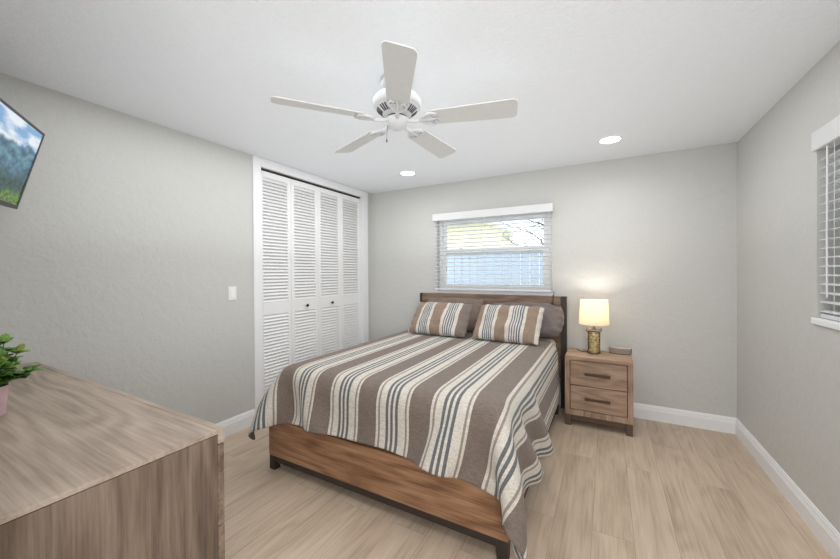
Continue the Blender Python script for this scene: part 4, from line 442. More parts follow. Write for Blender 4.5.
    392,433,474,514,555,596,637,676,708,717,722,722,722,722,722,722,722,722,722,722,722,722,722,722,722,722,722,722,722,722,722,722,722,722,722,722,722,722,722,722,722,722,722,722,722,718,710,677,633,589,544,500,455,411,367,323,279,235,192,
    392,433,473,514,555,596,637,676,708,717,722,722,722,722,722,722,722,722,722,722,722,722,722,722,722,722,722,722,722,722,722,722,722,722,722,722,722,722,722,722,722,722,722,722,722,718,710,677,633,589,544,500,455,411,367,323,279,235,192,
    392,433,473,514,555,596,637,676,708,717,722,722,722,722,722,722,722,722,722,722,722,722,722,722,722,722,722,722,722,722,722,722,722,722,722,722,722,722,722,722,722,722,722,722,722,718,710,677,633,589,544,500,455,411,367,323,279,235,192,
    392,433,473,514,555,596,637,676,708,717,722,722,722,722,722,722,722,722,722,722,722,722,722,722,722,722,722,722,722,722,722,722,722,722,722,722,722,722,722,722,722,722,722,722,722,718,710,677,633,589,544,500,455,411,367,323,279,235,192,
    392,433,473,514,555,596,637,676,708,717,722,722,722,722,722,722,722,722,722,722,722,722,722,722,722,722,722,722,722,722,722,722,722,722,722,722,722,722,722,722,722,722,722,722,722,718,710,677,633,589,544,500,455,411,367,323,279,235,192,
    392,433,473,514,555,596,637,676,708,717,722,722,722,722,722,722,722,722,722,722,722,722,722,722,722,722,722,722,722,722,722,722,722,722,722,722,722,722,722,722,722,722,722,722,722,718,710,677,633,589,544,500,455,411,367,323,279,235,192,
    392,433,473,514,555,596,637,676,708,717,722,722,722,722,722,722,722,722,722,722,722,722,722,722,722,722,722,722,722,722,722,722,722,722,722,722,722,722,722,722,722,722,722,722,722,718,710,677,633,589,544,500,455,411,367,323,279,235,192,
    392,433,473,514,555,596,637,676,708,717,722,722,722,722,722,722,722,722,722,722,722,722,722,722,722,722,722,722,722,722,722,722,722,722,722,722,722,722,722,722,722,722,722,722,722,718,710,677,633,589,544,500,455,411,367,323,279,235,192,
    392,433,473,514,555,596,637,676,708,717,722,722,722,722,722,722,722,722,722,722,722,722,722,722,722,722,722,722,722,722,722,722,722,722,722,722,722,722,722,722,722,722,722,722,722,718,710,677,633,589,544,500,455,411,367,323,279,235,192,
    392,433,473,514,555,596,637,676,708,717,722,722,722,722,722,722,722,722,722,722,722,722,722,722,722,722,722,722,722,722,722,722,722,722,722,722,722,722,722,722,722,722,722,722,722,718,710,677,633,589,544,500,455,411,367,323,279,235,192,
    392,433,473,514,555,596,637,676,708,717,722,722,722,722,722,722,722,722,722,722,722,722,722,722,722,722,722,722,722,722,722,722,722,722,722,722,722,722,722,722,722,722,722,722,722,718,710,677,633,589,544,500,455,411,367,323,279,235,192,
    392,433,473,514,555,596,636,676,708,717,722,722,722,722,722,722,722,722,722,722,722,722,722,722,722,722,722,722,722,722,722,722,722,722,722,722,722,722,722,722,722,722,722,722,722,718,710,677,633,589,544,500,456,411,367,324,280,236,193,
    392,433,473,514,555,596,636,676,708,717,722,722,722,722,722,722,722,722,722,722,722,722,722,722,722,722,722,722,722,722,722,722,722,722,722,722,722,722,722,722,722,722,722,722,722,718,710,677,633,589,544,500,456,412,367,324,280,236,193,
    392,433,473,514,555,596,637,675,708,717,722,722,722,722,722,722,722,722,722,722,722,722,722,722,722,722,722,722,722,722,722,722,722,722,722,722,722,722,722,722,722,722,722,722,722,718,710,676,634,589,545,500,456,412,368,324,280,236,193,
]

# ================================================================ the room shell
def wall_with_hole(name, axis, pos, th, a0, a1, holes, z0=0.0, z1=H, mat=MW):
    """wall in the plane axis=pos, thick th outwards; holes = (b0,b1,z0,z1)"""
    m = MB(); cuts = sorted(set([a0, a1]+[h[0] for h in holes]+[h[1] for h in holes]))
    def bx(p, q, za, zb):
        if axis == 'Y': m.box((p, min(pos, pos+th), za), (q, max(pos, pos+th), zb))
        else: m.box((min(pos, pos+th), p, za), (max(pos, pos+th), q, zb))
    for p, q in zip(cuts, cuts[1:]):
        hs = [h for h in holes if h[0] <= p+1e-6 and h[1] >= q-1e-6]
        if not hs: bx(p, q, z0, z1)
        else:
            h = hs[0]
            if h[2] > z0: bx(p, q, z0, h[2])
            if h[3] < z1: bx(p, q, h[3], z1)
    return struct_obj(m.build(name, mat))
ALC = -1.1           # back of the entry alcove the camera stands in
W1 = (-1.815, -0.505, 1.135, 2.03)      # back window opening x0 x1 z0 z1
W2 = (1.20, 2.545, 1.11, 2.03)          # right window opening y0 y1 z0 z1
CL = (2.09, 3.585, 0.0, 2.357)          # closet opening
struct_obj(MB().box((L-0.75, ALC-0.1, -0.1), (R+0.2, D+0.2, 0)).build('floor', MF))
struct_obj(MB().box((L-0.75, ALC-0.1, H), (R+0.2, D+0.2, H+0.1)).build('ceiling', MC))
wall_with_hole('wall_back', 'Y', D, 0.15, L-0.75, R+0.15, [W1])
wall_with_hole('wall_right', 'X', R, 0.15, ALC, D, [W2])
wall_with_hole('wall_left', 'X', L, -0.10, 0.03, D, [CL])
m = MB(); m.box((L-0.1, -0.07, 0), (-0.80, 0.03, H)); m.box((-0.90, ALC, 0), (-0.80, -0.07, H)); m.box((-0.9, ALC-0.1, 0), (R+0.15, ALC, H))
struct_obj(m.build('wall_near', MW))
m = MB(); m.box((L-0.75, 1.95, 0), (L-0.65, D, H)); m.box((L-0.65, 1.90, 0), (L-0.1, 2.0, H))
struct_obj(m.build('wall_closet', MW))

def baseboard(name, pts_axis, a0, a1, pos, sgn):
    """stepped moulding profile: (out, z)"""
    prof = [(0, 0), (0.015, 0), (0.015, 0.092), (0.0125, 0.096), (0.0125, 0.104), (0.010, 0.108), (0.010, 0.118), (0.006, 0.126), (0.006, 0.131), (0.003, 0.135), (0, 0.135)]
    t = bmesh.new(); A = []; B = []
    for o_, z in prof:
        if pts_axis == 'X': A.append(t.verts.new((a0, pos+sgn*o_, z))); B.append(t.verts.new((a1, pos+sgn*o_, z)))
        else: A.append(t.verts.new((pos+sgn*o_, a0, z))); B.append(t.verts.new((pos+sgn*o_, a1, z)))
    n = len(prof)
    for k in range(n): t.faces.new((A[k], A[(k+1) % n], B[(k+1) % n], B[k]))
    t.faces.new(A); t.faces.new(B[::-1]); bmesh.ops.recalc_face_normals(t, faces=t.faces)
    mb = MB(); mb._merge(t, 0); return struct_obj(mb.build(name, MT))
baseboard('baseboard_back', 'X', L, R, D, -1)
baseboard('baseboard_right', 'Y', ALC, D-0.015, R, -1)
baseboard('baseboard_left', 'Y', 0.03, 2.01, L, 1)
m = MB()
m.box((L, 2.01, 0), (L+0.018, 2.09, H-0.001), 0.003); m.box((L, 3.585, 0), (L+0.018, 3.70, H-0.001), 0.003)
m.box((L, 2.0905, 2.357), (L+0.018, 3.5845, H-0.001), 0.003)
m.box((L-0.10, 2.075, 0), (L-0.0, 2.0905, 2.357)); m.box((L-0.10, 3.5845, 0), (L-0.0, 3.60, 2.357))
struct_obj(m.build('trim_1', MT))
struct_obj(MB().box((L-0.05, 2.0915, 2.342), (L-0.022, 3.5835, 2.356)).build('trim_2', MDARK))   # bifold track, coloured dark to stand for the shade in the gap

# closet bifold doors: four louvered panels
edges = [2.0935, 2.4635, 2.838, 3.2105, 3.5815]
for i in range(4):
    y0, y1 = edges[i]+0.0015, edges[i+1]-0.0015
    xb, xf = L-0.052, L-0.024
    st = 0.042; z0, z1 = 0.02, 2.336
    root = MB(); root.box((xb, y0, z0), (xf, y0+st, z1), 0.002); root.box((xb, y1-st, z0), (xf, y1, z1), 0.002)
    root.box((xb, y0+st, z1-0.055), (xf, y1-st, z1)); root.box((xb, y0+st, 0.97), (xf, y1-st, 1.092)); root.box((xb, y0+st, z0), (xf, y1-st, 0.14))
    d = struct_obj(root.build('door_%d' % (i+1), MDOOR))
    for (za, zb) in ((0.14, 0.97), (1.092, z1-0.055)):
        lm = MB(); n = round((zb-za)/0.0325); sp = (zb-za)/n
        for k in range(n):
            zc = za+(k+0.5)*sp
            lm.box(((xb+xf)/2-0.022, y0+st-0.004, zc-0.0045), ((xb+xf)/2+0.022, y1-st+0.004, zc+0.0045), rot=Matrix.Rotation(math.radians(50), 3, 'Y'))
        lm.build('louvers', MDOOR, d)
    if i in (1, 2):
        km = MB(); yk = 2.657 if i == 1 else 3.038
        km.lathe([(0.004, 0), (0.006, 0.004), (0.006, 0.012), (0.015, 0.018), (0.0165, 0.026), (0.012, 0.032), (0.003, 0.034)], (xf, yk, 1.022), 16, 'X')
        km.build('knob', MKNOB, d, True)

# ---------------------------------------------------------------- windows
def pane_frame(m, axis, a0, a1, z0, z1, p0, p1, w, bev=0.003):
    def bx(p, q, za, zb):
        if axis == 'Y': m.box((p, p0, za), (q, p1, zb), bev)
        else: m.box((p0, p, za), (p1, q, zb), bev)
    bx(a0, a0+w, z0, z1); bx(a1-w, a1, z0, z1); bx(a0+w, a1-w, z0, z0+w); bx(a0+w, a1-w, z1-w, z1)
x0, x1, z0, z1 = W1; e = 0.001
m = MB(); pane_frame(m, 'Y', x0+e, x1-e, z0+e, z1-e, D+0.055, D+0.125, 0.038)
w1 = struct_obj(m.build('window_1', MVINYL))
zm = 1.615
m = MB(); pane_frame(m, 'Y', x0+0.04, x1-0.04, zm-0.028, z1-0.04, D+0.092, D+0.118, 0.048); m.build('upper_sash', MVINYL, w1)
m = MB(); pane_frame(m, 'Y', x0+0.04, x1-0.04, z0+0.04, zm+0.034, D+0.062, D+0.090, 0.050)
for xx in (-1.53, -0.77): m.box((xx-0.022, D+0.048, zm+0.034), (xx+0.022, D+0.075, zm+0.046), 0.003)
m.build('lower_sash', MVINYL, w1)
m = MB(); m.box((x0+0.085, D+0.104, zm), (x1-0.085, D+0.107, z1-0.085)); m.box((x0+0.085, D+0.075, z0+0.085), (x1-0.085, D+0.078, zm)); m.build('glass_pane', MGLASS, w1)
m = MB(); m.box((x0, D-0.001, z0), (x1, D+0.054, z0+0.014)); m.box((x0-0.02, D-0.018, z0-0.018), (x1+0.02, D-0.0005, z0+0.014), 0.004); m.build('sill', MT, w1)
# right wall window
y0, y1, z0, z1 = W2
m = MB(); pane_frame(m, 'X', y0+e, y1-e, z0+e, z1-e, R+0.085, R+0.14, 0.038)
w2 = struct_obj(m.build('window_2', MVINYL))
m = MB(); pane_frame(m, 'X', y0+0.04, y1-0.04, 1.56, z1-0.04, R+0.112, R+0.135, 0.045); m.build('upper_sash', MVINYL, w2)
m = MB(); pane_frame(m, 'X', y0+0.04, y1-0.04, z0+0.04, 1.61, R+0.088, R+0.110, 0.045); m.build('lower_sash', MVINYL, w2)
m = MB(); m.box((R+0.122, y0+0.08, 1.58), (R+0.125, y1-0.08, z1-0.08)); m.box((R+0.098, y0+0.08, z0+0.08), (R+0.101, y1-0.08, 1.58)); m.build('glass_pane', MGLASS, w2)
m = MB(); m.box((R+0.001, y0, z0), (R+0.084, y1, z0+0.012)); m.box((R-0.012, y0-0.03, z0-0.022), (R, y1+0.028, z0+0.010), 0.004); m.build('sill', MT, w2)

# ---------------------------------------------------------------- window blinds
def slat_mesh(m, axis, a0, a1, p, z, w=0.050, tilt=0.0):
    n = 4; t = bmesh.new(); rows = []
    for k in range(n+1):
        u = (k/n-0.5)*w; zz = 0.0035*(1-(2*k/n-1)**2)
        uu = u*math.cos(tilt)-zz*math.sin(tilt); zz2 = u*math.sin(tilt)+zz*math.cos(tilt)
        for dz in (0, 0.0028):
            rows.append([t.verts.new((q, p+uu, z+zz2+dz) if axis == 'Y' else (p+uu, q, z+zz2+dz)) for q in (a0, a1)])
    lo = rows[0::2]; hi = rows[1::2]
    for k in range(n):
        t.faces.new((lo[k][0], lo[k+1][0], lo[k+1][1], lo[k][1])); t.faces.new((hi[k][0], hi[k][1], hi[k+1][1], hi[k+1][0]))
    t.faces.new((lo[0][0], lo[0][1], hi[0][1], hi[0][0])); t.faces.new((lo[n][0], hi[n][0], hi[n][1], lo[n][1]))
    for e_ in (0, 1): t.faces.new([lo[k][e_] for k in range(n+1)]+[hi[k][e_] for k in range(n, -1, -1)])
    bmesh.ops.recalc_face_normals(t, faces=t.faces); m._merge(t, 0)
b1 = thing('window_blind', 'white horizontal slat blind over the window above the headboard', 'blind', ((W1[0]+W1[1])/2, D-0.04, 1.16))
loc = Vector(b1.location)
def put(mb, name, mat, par, smooth=False):
    for v in mb.bm.verts: v.co -= Vector(par.location)
    return mb.build(name, mat, par, smooth)
m = MB(); m.box((-1.842, D-0.085, 1.983), (-0.480, D-0.072, 2.066), 0.003); m.box((-1.842, D-0.0725, 1.983), (-1.834, D-0.001, 2.066)); m.box((-0.488, D-0.0725, 1.983), (-0.480, D-0.001, 2.066))
put(m, 'valance', MSLAT, b1)
m = MB(); m.box((-1.826, D-0.066, 2.0), (-0.496, D-0.012, 2.045)); put(m, 'headrail', MSLAT, b1)
nsl = 17
for k in range(nsl):
    m = MB(); slat_mesh(m, 'Y', -1.824, -0.498, D-0.040, 1.208+k*0.0455, tilt=math.radians(-4)); put(m, 'slat', MSLAT, b1, True)
m = MB(); m.box((-1.824, D-0.064, 1.160), (-0.498, D-0.016, 1.180), 0.004); put(m, 'bottom_rail', MSLAT, b1)
for xx in (-1.50, -1.235, -0.965, -0.68):
    m = MB()
    for yy in (D-0.067, D-0.0135): m.tube([(xx, yy, 1.17), (xx, yy, 2.02)], 0.0013, 5)
    put(m, 'ladder_cord', MCORD, b1)
m = MB(); m.tube([(-1.20, D-0.072, 2.0), (-1.195, D-0.080, 1.75), (-1.195, D-0.080, 1.50)], 0.003, 6); put(m, 'tilt_wand', MCORD, b1)
m = MB(); m.tube([(-0.51, D-0.078, 2.0), (-0.492, D-0.079, 1.5), (-0.478, D-0.078, 1.28), (-0.462, D-0.076, 1.14)], 0.0016, 5); put(m, 'pull_cord', MCORD, b1)

b2 = thing('window_blind', 'white horizontal slat blind in the right wall window', 'blind', (R+0.03, (W2[0]+W2[1])/2, 1.13))
m = MB(); m.box((R-0.016, W2[0]-0.03, 1.985), (R-0.001, W2[1]+0.018, 2.085), 0.006, 3); put(m, 'valance', MSLAT, b2)
m = MB(); m.box((R+0.004, W2[0]+0.006, 1.99), (R+0.056, W2[1]-0.006, 2.028)); put(m, 'headrail', MSLAT, b2)
zz = [1.205+k*0.0455 for k in range(17)]
for z_ in [1.158]+zz:
    m = MB(); slat_mesh(m, 'X', W2[0]+0.008, W2[1]-0.012, R+0.031, z_, tilt=math.radians(3)); put(m, 'slat', MSLAT, b2, True)
m = MB(); m.box((R+0.008, W2[0]+0.008, 1.125), (R+0.054, W2[1]-0.012, 1.146), 0.004); put(m, 'bottom_rail', MSLAT, b2)
for yy in (2.40, 2.05, 1.70, 1.35):
    m = MB()
    for xx in (R+0.0045, R+0.0575): m.tube([(xx, yy, 1.135), (xx, yy, 2.0)], 0.0013, 5)
    put(m, 'ladder_cord', MCORD, b2)
m = MB(); m.tube([(R-0.004, 2.44, 1.98), (R-0.006, 2.437, 1.6), (R-0.006, 2.435, 1.235)], 0.0038, 6); put(m, 'tilt_wand', MCORD, b2)

# ---------------------------------------------------------------- light switch
sw = thing('light_switch', 'white rocker light switch on the left wall beside the closet', 'light switch', (L, 1.812, 1.2))
m = MB(); m.box((0, -0.036, -0.058), (0.005, 0.036, 0.058), 0.002); m.build('wall_plate', MT, sw)
m = MB(); m.box((0.005, -0.017, -0.033), (0.009, 0.017, 0.033), 0.0015, rot=Matrix.Rotation(math.radians(2), 3, 'Y')); m.build('rocker', MVINYL, sw)

# ---------------------------------------------------------------- recessed ceiling lights
MLENS = emit_mat('warm_lens', (255, 250, 238), 9.0)
def can_light(x, y, label):
    t = thing('recessed_light', label, 'ceiling light', (x, y, H), group='recessed ceiling lights')
    m = MB(); m.lathe([(0.074, -0.001), (0.074, -0.006), (0.088, -0.004), (0.091, 0.0)], (0, 0, 0), 40, cap=False); m.build('trim_ring', MT, t, True)
    m = MB(); m.lathe([(0.001, -0.004), (0.074, -0.004), (0.074, -0.0015), (0.001, -0.0015)], (0, 0, 0), 40); m.build('lens', MLENS, t)
    l = bpy.data.lights.new('can_beam', 'AREA'); l.shape = 'DISK'; l.size = 0.14; l.energy = CAN_POWER; l.color = (1, 0.98, 0.95); l.spread = math.radians(150)
    o = bpy.data.objects.new('can_beam', l); COL.objects.link(o); o.location = (0, 0, -0.012); o.parent = t
    return t
CAN_POWER = 1.6
can_light(0.027, 3.194, 'round recessed ceiling light nearer the right wall, above the nightstand')
can_light(-1.880, 3.190, 'round recessed ceiling light nearer the closet, behind the fan blade')

# ---------------------------------------------------------------- ceiling fan
FX, FY = -1.028, 1.630
fan = thing('ceiling_fan', 'white five-blade ceiling fan with scrolled brackets hanging over the bed', 'ceiling fan', (FX, FY, H))
m = MB(); m.lathe([(0.090, -0.0005), (0.090, -0.016), (0.078, -0.042), (0.045, -0.060), (0.018, -0.064)], n=36); m.build('canopy', MFAN, fan, True)
m = MB(); m.lathe([(0.012, -0.06), (0.012, -0.11)], n=20); m.build('downrod', MFAN, fan, True)
m = MB(); m.lathe([(0.020, -0.088), (0.030, -0.096), (0.085, -0.100), (0.120, -0.110), (0.134, -0.128), (0.134, -0.160), (0.130, -0.166), (0.126, -0.168)], n=48)
hs = m.build('motor_housing', MFAN, fan, True); hs.location.z = 0.014
m = MB(); m.lathe([(0.126, -0.167), (0.122, -0.171), (0.072, -0.211), (0.060, -0.214), (0.058, -0.218)], n=48); m.build('vented_skirt', MFAN, hs, True)
m = MB()
for k in range(40):
    if k % 8 in (7,): continue
    a = 2*math.pi*k/40+math.radians(14.5)+0.31
    X = Matrix.Rotation(a, 4, 'Z') @ Matrix.Translation((0.0975, 0, -0.1915)) @ Matrix.Rotation(math.radians(-38.7), 4, 'Y')
    t = bmesh.new(); bmesh.ops.create_cube(t, size=1)
    for v in t.verts: v.co = X @ Vector((v.co.x*0.040, v.co.y*0.0075, v.co.z*0.003))
    m._merge(t, 0)
m.build('vent_slots', MSLOT, hs)
m = MB(); m.lathe([(0.050, -0.213), (0.056, -0.218), (0.056, -0.224), (0.050, -0.228)], n=40); m.build('flywheel', MSLOT, fan, True).location.z = 0.014
m = MB(); m.lathe([(0.044, -0.222), (0.060, -0.229), (0.063, -0.236), (0.061, -0.244), (0.054, -0.264), (0.040, -0.280), (0.018, -0.290), (0.002, -0.292)], n=40); m.build('switch_cap', MFAN, fan, True).location.z = 0.016
m = MB(); m.tube([(-0.050, -0.02, -0.246), (-0.055, -0.022, -0.30), (-0.055, -0.022, -0.325)], 0.0014, 6); m.lathe([(0.001, 0.0), (0.004, -0.004), (0.004, -0.014), (0.001, -0.018)], (-0.055, -0.022, -0.323), 10); m.build('pull_chain', MKNOB, fan, True)
def blade_poly():
    pts = []
    r0, r1, w0, w1, rc = 0.185, 0.648, 0.056, 0.070, 0.028
    pts.append((r0, -w0+0.012)); pts.append((r0+0.012, -w0))
    pts += [(r1-rc+rc*math.sin(a), -w1+rc-rc*math.cos(a)) for a in [math.pi/2*k/6 for k in range(7)]]
    pts += [(r1-rc+rc*math.cos(a), w1-rc+rc*math.sin(a)) for a in [math.pi/2*k/6 for k in range(7)]]
    pts.append((r0+0.012, w0)); pts.append((r0, w0-0.012)); pts.append((r0+0.010, 0.018)); pts.append((r0+0.003, 0)); pts.append((r0+0.010, -0.018))
    return pts
for k in range(5):
    a = math.radians(15.2+72*k)
    X = Matrix.Rotation(a, 4, 'Z') @ Matrix.Translation((0, 0, -0.228)) @ Matrix.Rotation(BLADE_PITCH, 4, 'X')
    m = MB(); m.prism(blade_poly(), 0.006, X, bev=0.0012); b = m.build('blade', MBLADE, fan)
    br = MB()
    def T(p): return X @ Vector(p)
    zt = -0.005
    # arm from the hub, splitting into two scrolls and a centre tongue
    br.tube([Matrix.Rotation(a, 4, 'Z') @ Vector((0.050, 0, -0.222)), Matrix.Rotation(a, 4, 'Z') @ Vector((0.090, 0, -0.236)), T((0.135, 0, zt-0.004))], [0.011, 0.010, 0.010], 8)
    for s_ in (-1, 1):
        pts = [(0.130, 0, zt), (0.150, 0.022*s_, zt), (0.176, 0.040*s_, zt), (0.205, 0.046*s_, zt), (0.228, 0.036*s_, zt), (0.222, 0.022*s_, zt), (0.205, 0.026*s_, zt)]
        br.tube([T(p) for p in pts], [0.009, 0.009, 0.008, 0.008, 0.007, 0.006, 0.005], 7)
        br.lathe([(0.001, 0.002), (0.006, 0.001), (0.006, -0.003), (0.001, -0.005)], T((0.218, 0.036*s_, zt)), 10)
    pts = [(0.130, 0, zt), (0.165, 0, zt), (0.200, 0, zt), (0.232, 0, zt)]
    br.tube([T(p) for p in pts], [0.009, 0.011, 0.010, 0.004], 7)
    br.prism([(0.150, -0.020), (0.196, -0.034), (0.206, 0), (0.196, 0.034), (0.150, 0.020)], 0.004, X @ Matrix.Translation((0, 0, -0.005)))
    br.build('blade_bracket', MFAN, b, True)

# ================================================================ bed
BX0, BX1, BY0, BY1 = -2.085, -0.408, 1.598, 3.70
bed = thing('platform_bed', 'brown rustic wood platform bed with dark metal legs under the striped blanket', 'bed', ((BX0+BX1)/2, (BY0+BY1)/2, 0))
WB = wood('rustic_brown_x', (96, 66, 46), (146, 108, 80), (176, 140, 108), 'X', 1.0, 0.5, 30, 1.0, 2.0)
WBY = wood('rustic_brown_y', (96, 66, 46), (146, 108, 80), (176, 140, 108), 'Y', 1.0, 0.5, 30, 1.0, 4.0)
WH = wood('headboard_brown', (84, 66, 54), (124, 101, 86), (150, 126, 108), 'X', 1.0, 0.5, 26, 0.9, 9.0)
m = MB(); m.box((BX0, BY0, 0.098), (BX1, BY0+0.03, 0.352), 0.003); put(m, 'footboard', WB, bed)
for xa, xb in ((BX0+0.004, BX0+0.030), (BX1-0.030, BX1-0.004)):
    m = MB(); m.box((xa, BY0+0.0305, 0.10), (xb, BY1-0.075, 0.352), 0.003); put(m, 'side_rail', WBY, bed)
m = MB(); m.box((BX0+0.0575, BY0+0.006, 0.055), (BX1-0.0575, BY0+0.045, 0.0975), 0.002); m.box((BX0+0.01, BY0+0.05, 0.060), (BX0+0.045, BY1-0.201, 0.0975)); m.box((BX1-0.045, BY0+0.05, 0.060), (BX1-0.01, BY1-0.201, 0.0975)); put(m, 'base_frame', MPOST, bed)
for xa in (BX0+0.002, BX1-0.057):
    for ya in (BY0+0.003, BY1-0.20):
        m = MB(); m.box((xa, ya, 0), (xa+0.055, ya+0.045, 0.0975), 0.002); put(m, 'leg', MPOST, bed)
m = MB(); m.box((BX0+0.031, BY0+0.031, 0.30), (BX1-0.031, BY1-0.08, 0.345)); put(m, 'slat_platform', WBY, bed)
hb = MB(); hx0, hx1 = -2.010, -0.352
hb.box((hx0+0.028, BY1-0.012, 0.30), (hx1-0.055, BY1+0.040, 1.118), 0.003)
put(hb, 'headboard', WH, bed)
for xa, xb in ((hx1-0.054, hx1), (hx0, hx0+0.027)):
    m = MB(); m.box((xa, BY1-0.016, 0), (xb, BY1+0.045, 1.119), 0.002); put(m, 'headboard_post', MPOST, bed)
MM = plain('mattress_ticking', (222, 220, 214), 0.9, bump=0.2)
mt = thing('mattress', 'white mattress on the bed platform under the blanket', 'mattress', (-1.25, 2.65, 0.347))
m = MB(); m.box((-2.025, 1.645, 0.347), (-0.440, 3.655, 0.700), 0.055, 5); m2 = put(m, 'mattress_core', MM, mt, True)

# ---- blanket: the draped cloth, one vertex grid
cv = [(x/1000, y/1000, z/1000) for x, y, z in zip(CLOTH_X, CLOTH_Y, CLOTH_Z)]
nx = CLOTH_NX; ny = len(cv)//nx
me = bpy.data.meshes.new('blanket')
me.from_pydata(cv, [], [(j*nx+i, j*nx+i+1, (j+1)*nx+i+1, (j+1)*nx+i) for j in range(ny-1) for i in range(nx-1)])
uvl = me.uv_layers.new(name='UVMap')
for lp in me.loops:
    i = lp.vertex_index % nx; j = lp.vertex_index//nx
    s_ = CX0+(CX1-CX0)*i/(nx-1)
    uvl.data[lp.index].uv = ((s_-STRIPE0)/0.350+20, j/(ny-1)*2.2)
for p in me.polygons: p.use_smooth = True
wu = 0.63/150
seq = [(10, CREAM), (8, THIN), (27, CREAM), (12, SLATE), (10, CREAM), (11, SLATE), (10, CREAM), (12, SLATE), (32, CREAM), (8, THIN), (10, CREAM)]
stops = [(0.0, DARKF)]; pos_ = 0.37
for w_, c_ in seq: stops.append((pos_, c_)); pos_ += w_*wu
MBL = fabric_mat('striped_quilt', stops, bump=0.9, var=0.24)
me.materials.append(MBL)
bl = bpy.data.objects.new('blanket', me); COL.objects.link(bl)
sb = bl.modifiers.new('sub', 'SUBSURF'); sb.levels = 1; sb.render_levels = 2
so = bl.modifiers.new('thick', 'SOLIDIFY'); so.thickness = 0.007; so.offset = 0
tag(bl, 'brown and cream striped quilt draped over the bed', 'blanket')

# ---- pillows
def pillow(name, w, h, t, mat, nu=36, nv=28, wr=0.006, seed=0, pinch=0.05, rnd=0.12):
    vs = []; fs = []; uv = []
    def co(u, v, s_):
        pu = max(0, 1-abs(u)**2.6)**0.55; pv = max(0, 1-abs(v)**2.6)**0.55
        x = u*w/2*(1-pinch*(1-v*v)*0.0-pinch*0.6*(1-abs(v)**2)*abs(u)**3); y = v*h/2*(1-pinch*(1-u*u)*abs(v)**3)
        x *= math.sqrt(1-rnd*v*v/2); y *= math.sqrt(1-rnd*u*u/2)
        z = s_*t/2*pu*pv
        p = Vector((x*5+seed, y*5, s_*3+seed)); nz = noise.fractal(p*1.6, 1.0, 2.0, 3)*wr*2.2+noise.noise(p*5)*wr*0.5
        edge = max(abs(u), abs(v)); crz = math.sin(12*u*(1 if abs(v) > abs(u) else 0)+14*v*(1 if abs(u) >= abs(v) else 0)+seed)*wr*0.8*max(0, edge-0.72)/0.28
        return Vector((x, y, z+(nz*(1-edge**6))*(0.3+pu*pv)+crz))
    idx = {}
    for s_ in (1, -1):
        for j in range(nv+1):
            for i in range(nu+1):
                u = -1+2*i/nu; v = -1+2*j/nv
                # denser towards edges
                u = math.sin(u*math.pi/2)*0.6+u*0.4; v = math.sin(v*math.pi/2)*0.6+v*0.4
                if s_ == -1 and (i in (0, nu) or j in (0, nv)): idx[(s_, i, j)] = idx[(1, i, j)]; continue
                idx[(s_, i, j)] = len(vs); vs.append(co(u, v, s_)); uv.append(((u+1)/2*0.998+0.001, (v+1)/2))
        for j in range(nv):
            for i in range(nu):
                q = [idx[(s_, i, j)], idx[(s_, i+1, j)], idx[(s_, i+1, j+1)], idx[(s_, i, j+1)]]
                fs.append(q if s_ == 1 else q[::-1])
    me = bpy.data.meshes.new(name); me.from_pydata(vs, [], fs); ul = me.uv_layers.new(name='UVMap')
    for lp in me.loops: ul.data[lp.index].uv = uv[lp.vertex_index]
    for p in me.polygons: p.use_smooth = True
    me.materials.append(mat); o = bpy.data.objects.new(name, me); COL.objects.link(o)
    sb = o.modifiers.new('sub', 'SUBSURF'); sb.levels = 1; sb.render_levels = 1
    return o
BR = (150, 130, 114); BLU = (98, 108, 122); CR = (214, 206, 196); DK = (92, 88, 90)
def stripes(lst):
    tot = sum(w for w, _ in lst); st = []; a = 0
    for w, c in lst: st.append((a/tot, c)); a += w
    return st
multi = [(9, BLU), (9, CR), (9, BLU), (9, CR), (9, BLU), (9, CR), (9, BLU), (9, CR), (9, BLU)]
ML = fabric_mat('left_sham_stripes', stripes([(14, CR), (75, BR), (28, CR)]+multi+[(28, CR), (98, BR), (28, CR)]+multi+[(32, CR), (90, (128, 116, 110))]), bump=0.6, var=0.22)
MR = fabric_mat('right_sham_stripes', stripes([(42, BR), (20, CR)]+[(w*0.62, c) for w, c in multi]+[(16, CR), (56, BR), (20, CR)]+[(w*0.7, c) for w, c in multi]+[(16, CR), (54, BR), (22, CR)]), bump=0.6, var=0.22)
MG = fabric_mat('grey_pillowcase', [(0, (122, 112, 110))], bump=0.5, var=0.2)
MG2 = fabric_mat('taupe_pillowcase', [(0, (128, 112, 102))], bump=0.5, var=0.2)
def lean(o, cx, yb, zb, h, deg, rz=0.0, t=0.0):
    """stand the pillow on its lower edge at (yb,zb), leaning back by deg from the vertical"""
    a = math.radians(90-deg)
    o.rotation_euler = (a, 0, rz)
    d = Vector((0, math.cos(a), math.sin(a)))
    o.location = Vector((cx, yb, zb))+d*h/2
    return o
o = lean(pillow('pillow', 0.66, 0.41, 0.17, ML, seed=1.3, wr=0.010), -1.515, 3.085, 0.738, 0.41, 42, math.radians(-1)); tag(o, 'striped sham pillow leaning on the closet side of the bed, dark edge inward', 'pillow')
o = lean(pillow('pillow', 0.63, 0.41, 0.17, MR, seed=4.7, wr=0.010), -0.815, 3.065, 0.738, 0.41, 42, math.radians(-3)); tag(o, 'striped sham pillow leaning on the nightstand side of the bed', 'pillow')
o = lean(pillow('pillow', 0.74, 0.40, 0.16, MG2, seed=8.1, wr=0.012, rnd=0.35), -1.52, 3.420, 0.745, 0.40, 33, 0); tag(o, 'plain taupe pillow against the headboard behind the left striped sham', 'pillow')
o = lean(pillow('pillow', 0.79, 0.40, 0.20, MG, seed=12.9, wr=0.018, rnd=0.5), -0.735, 3.36, 0.758, 0.40, 44, 0); tag(o, 'rumpled grey pillow sticking out behind the right striped sham', 'pillow')

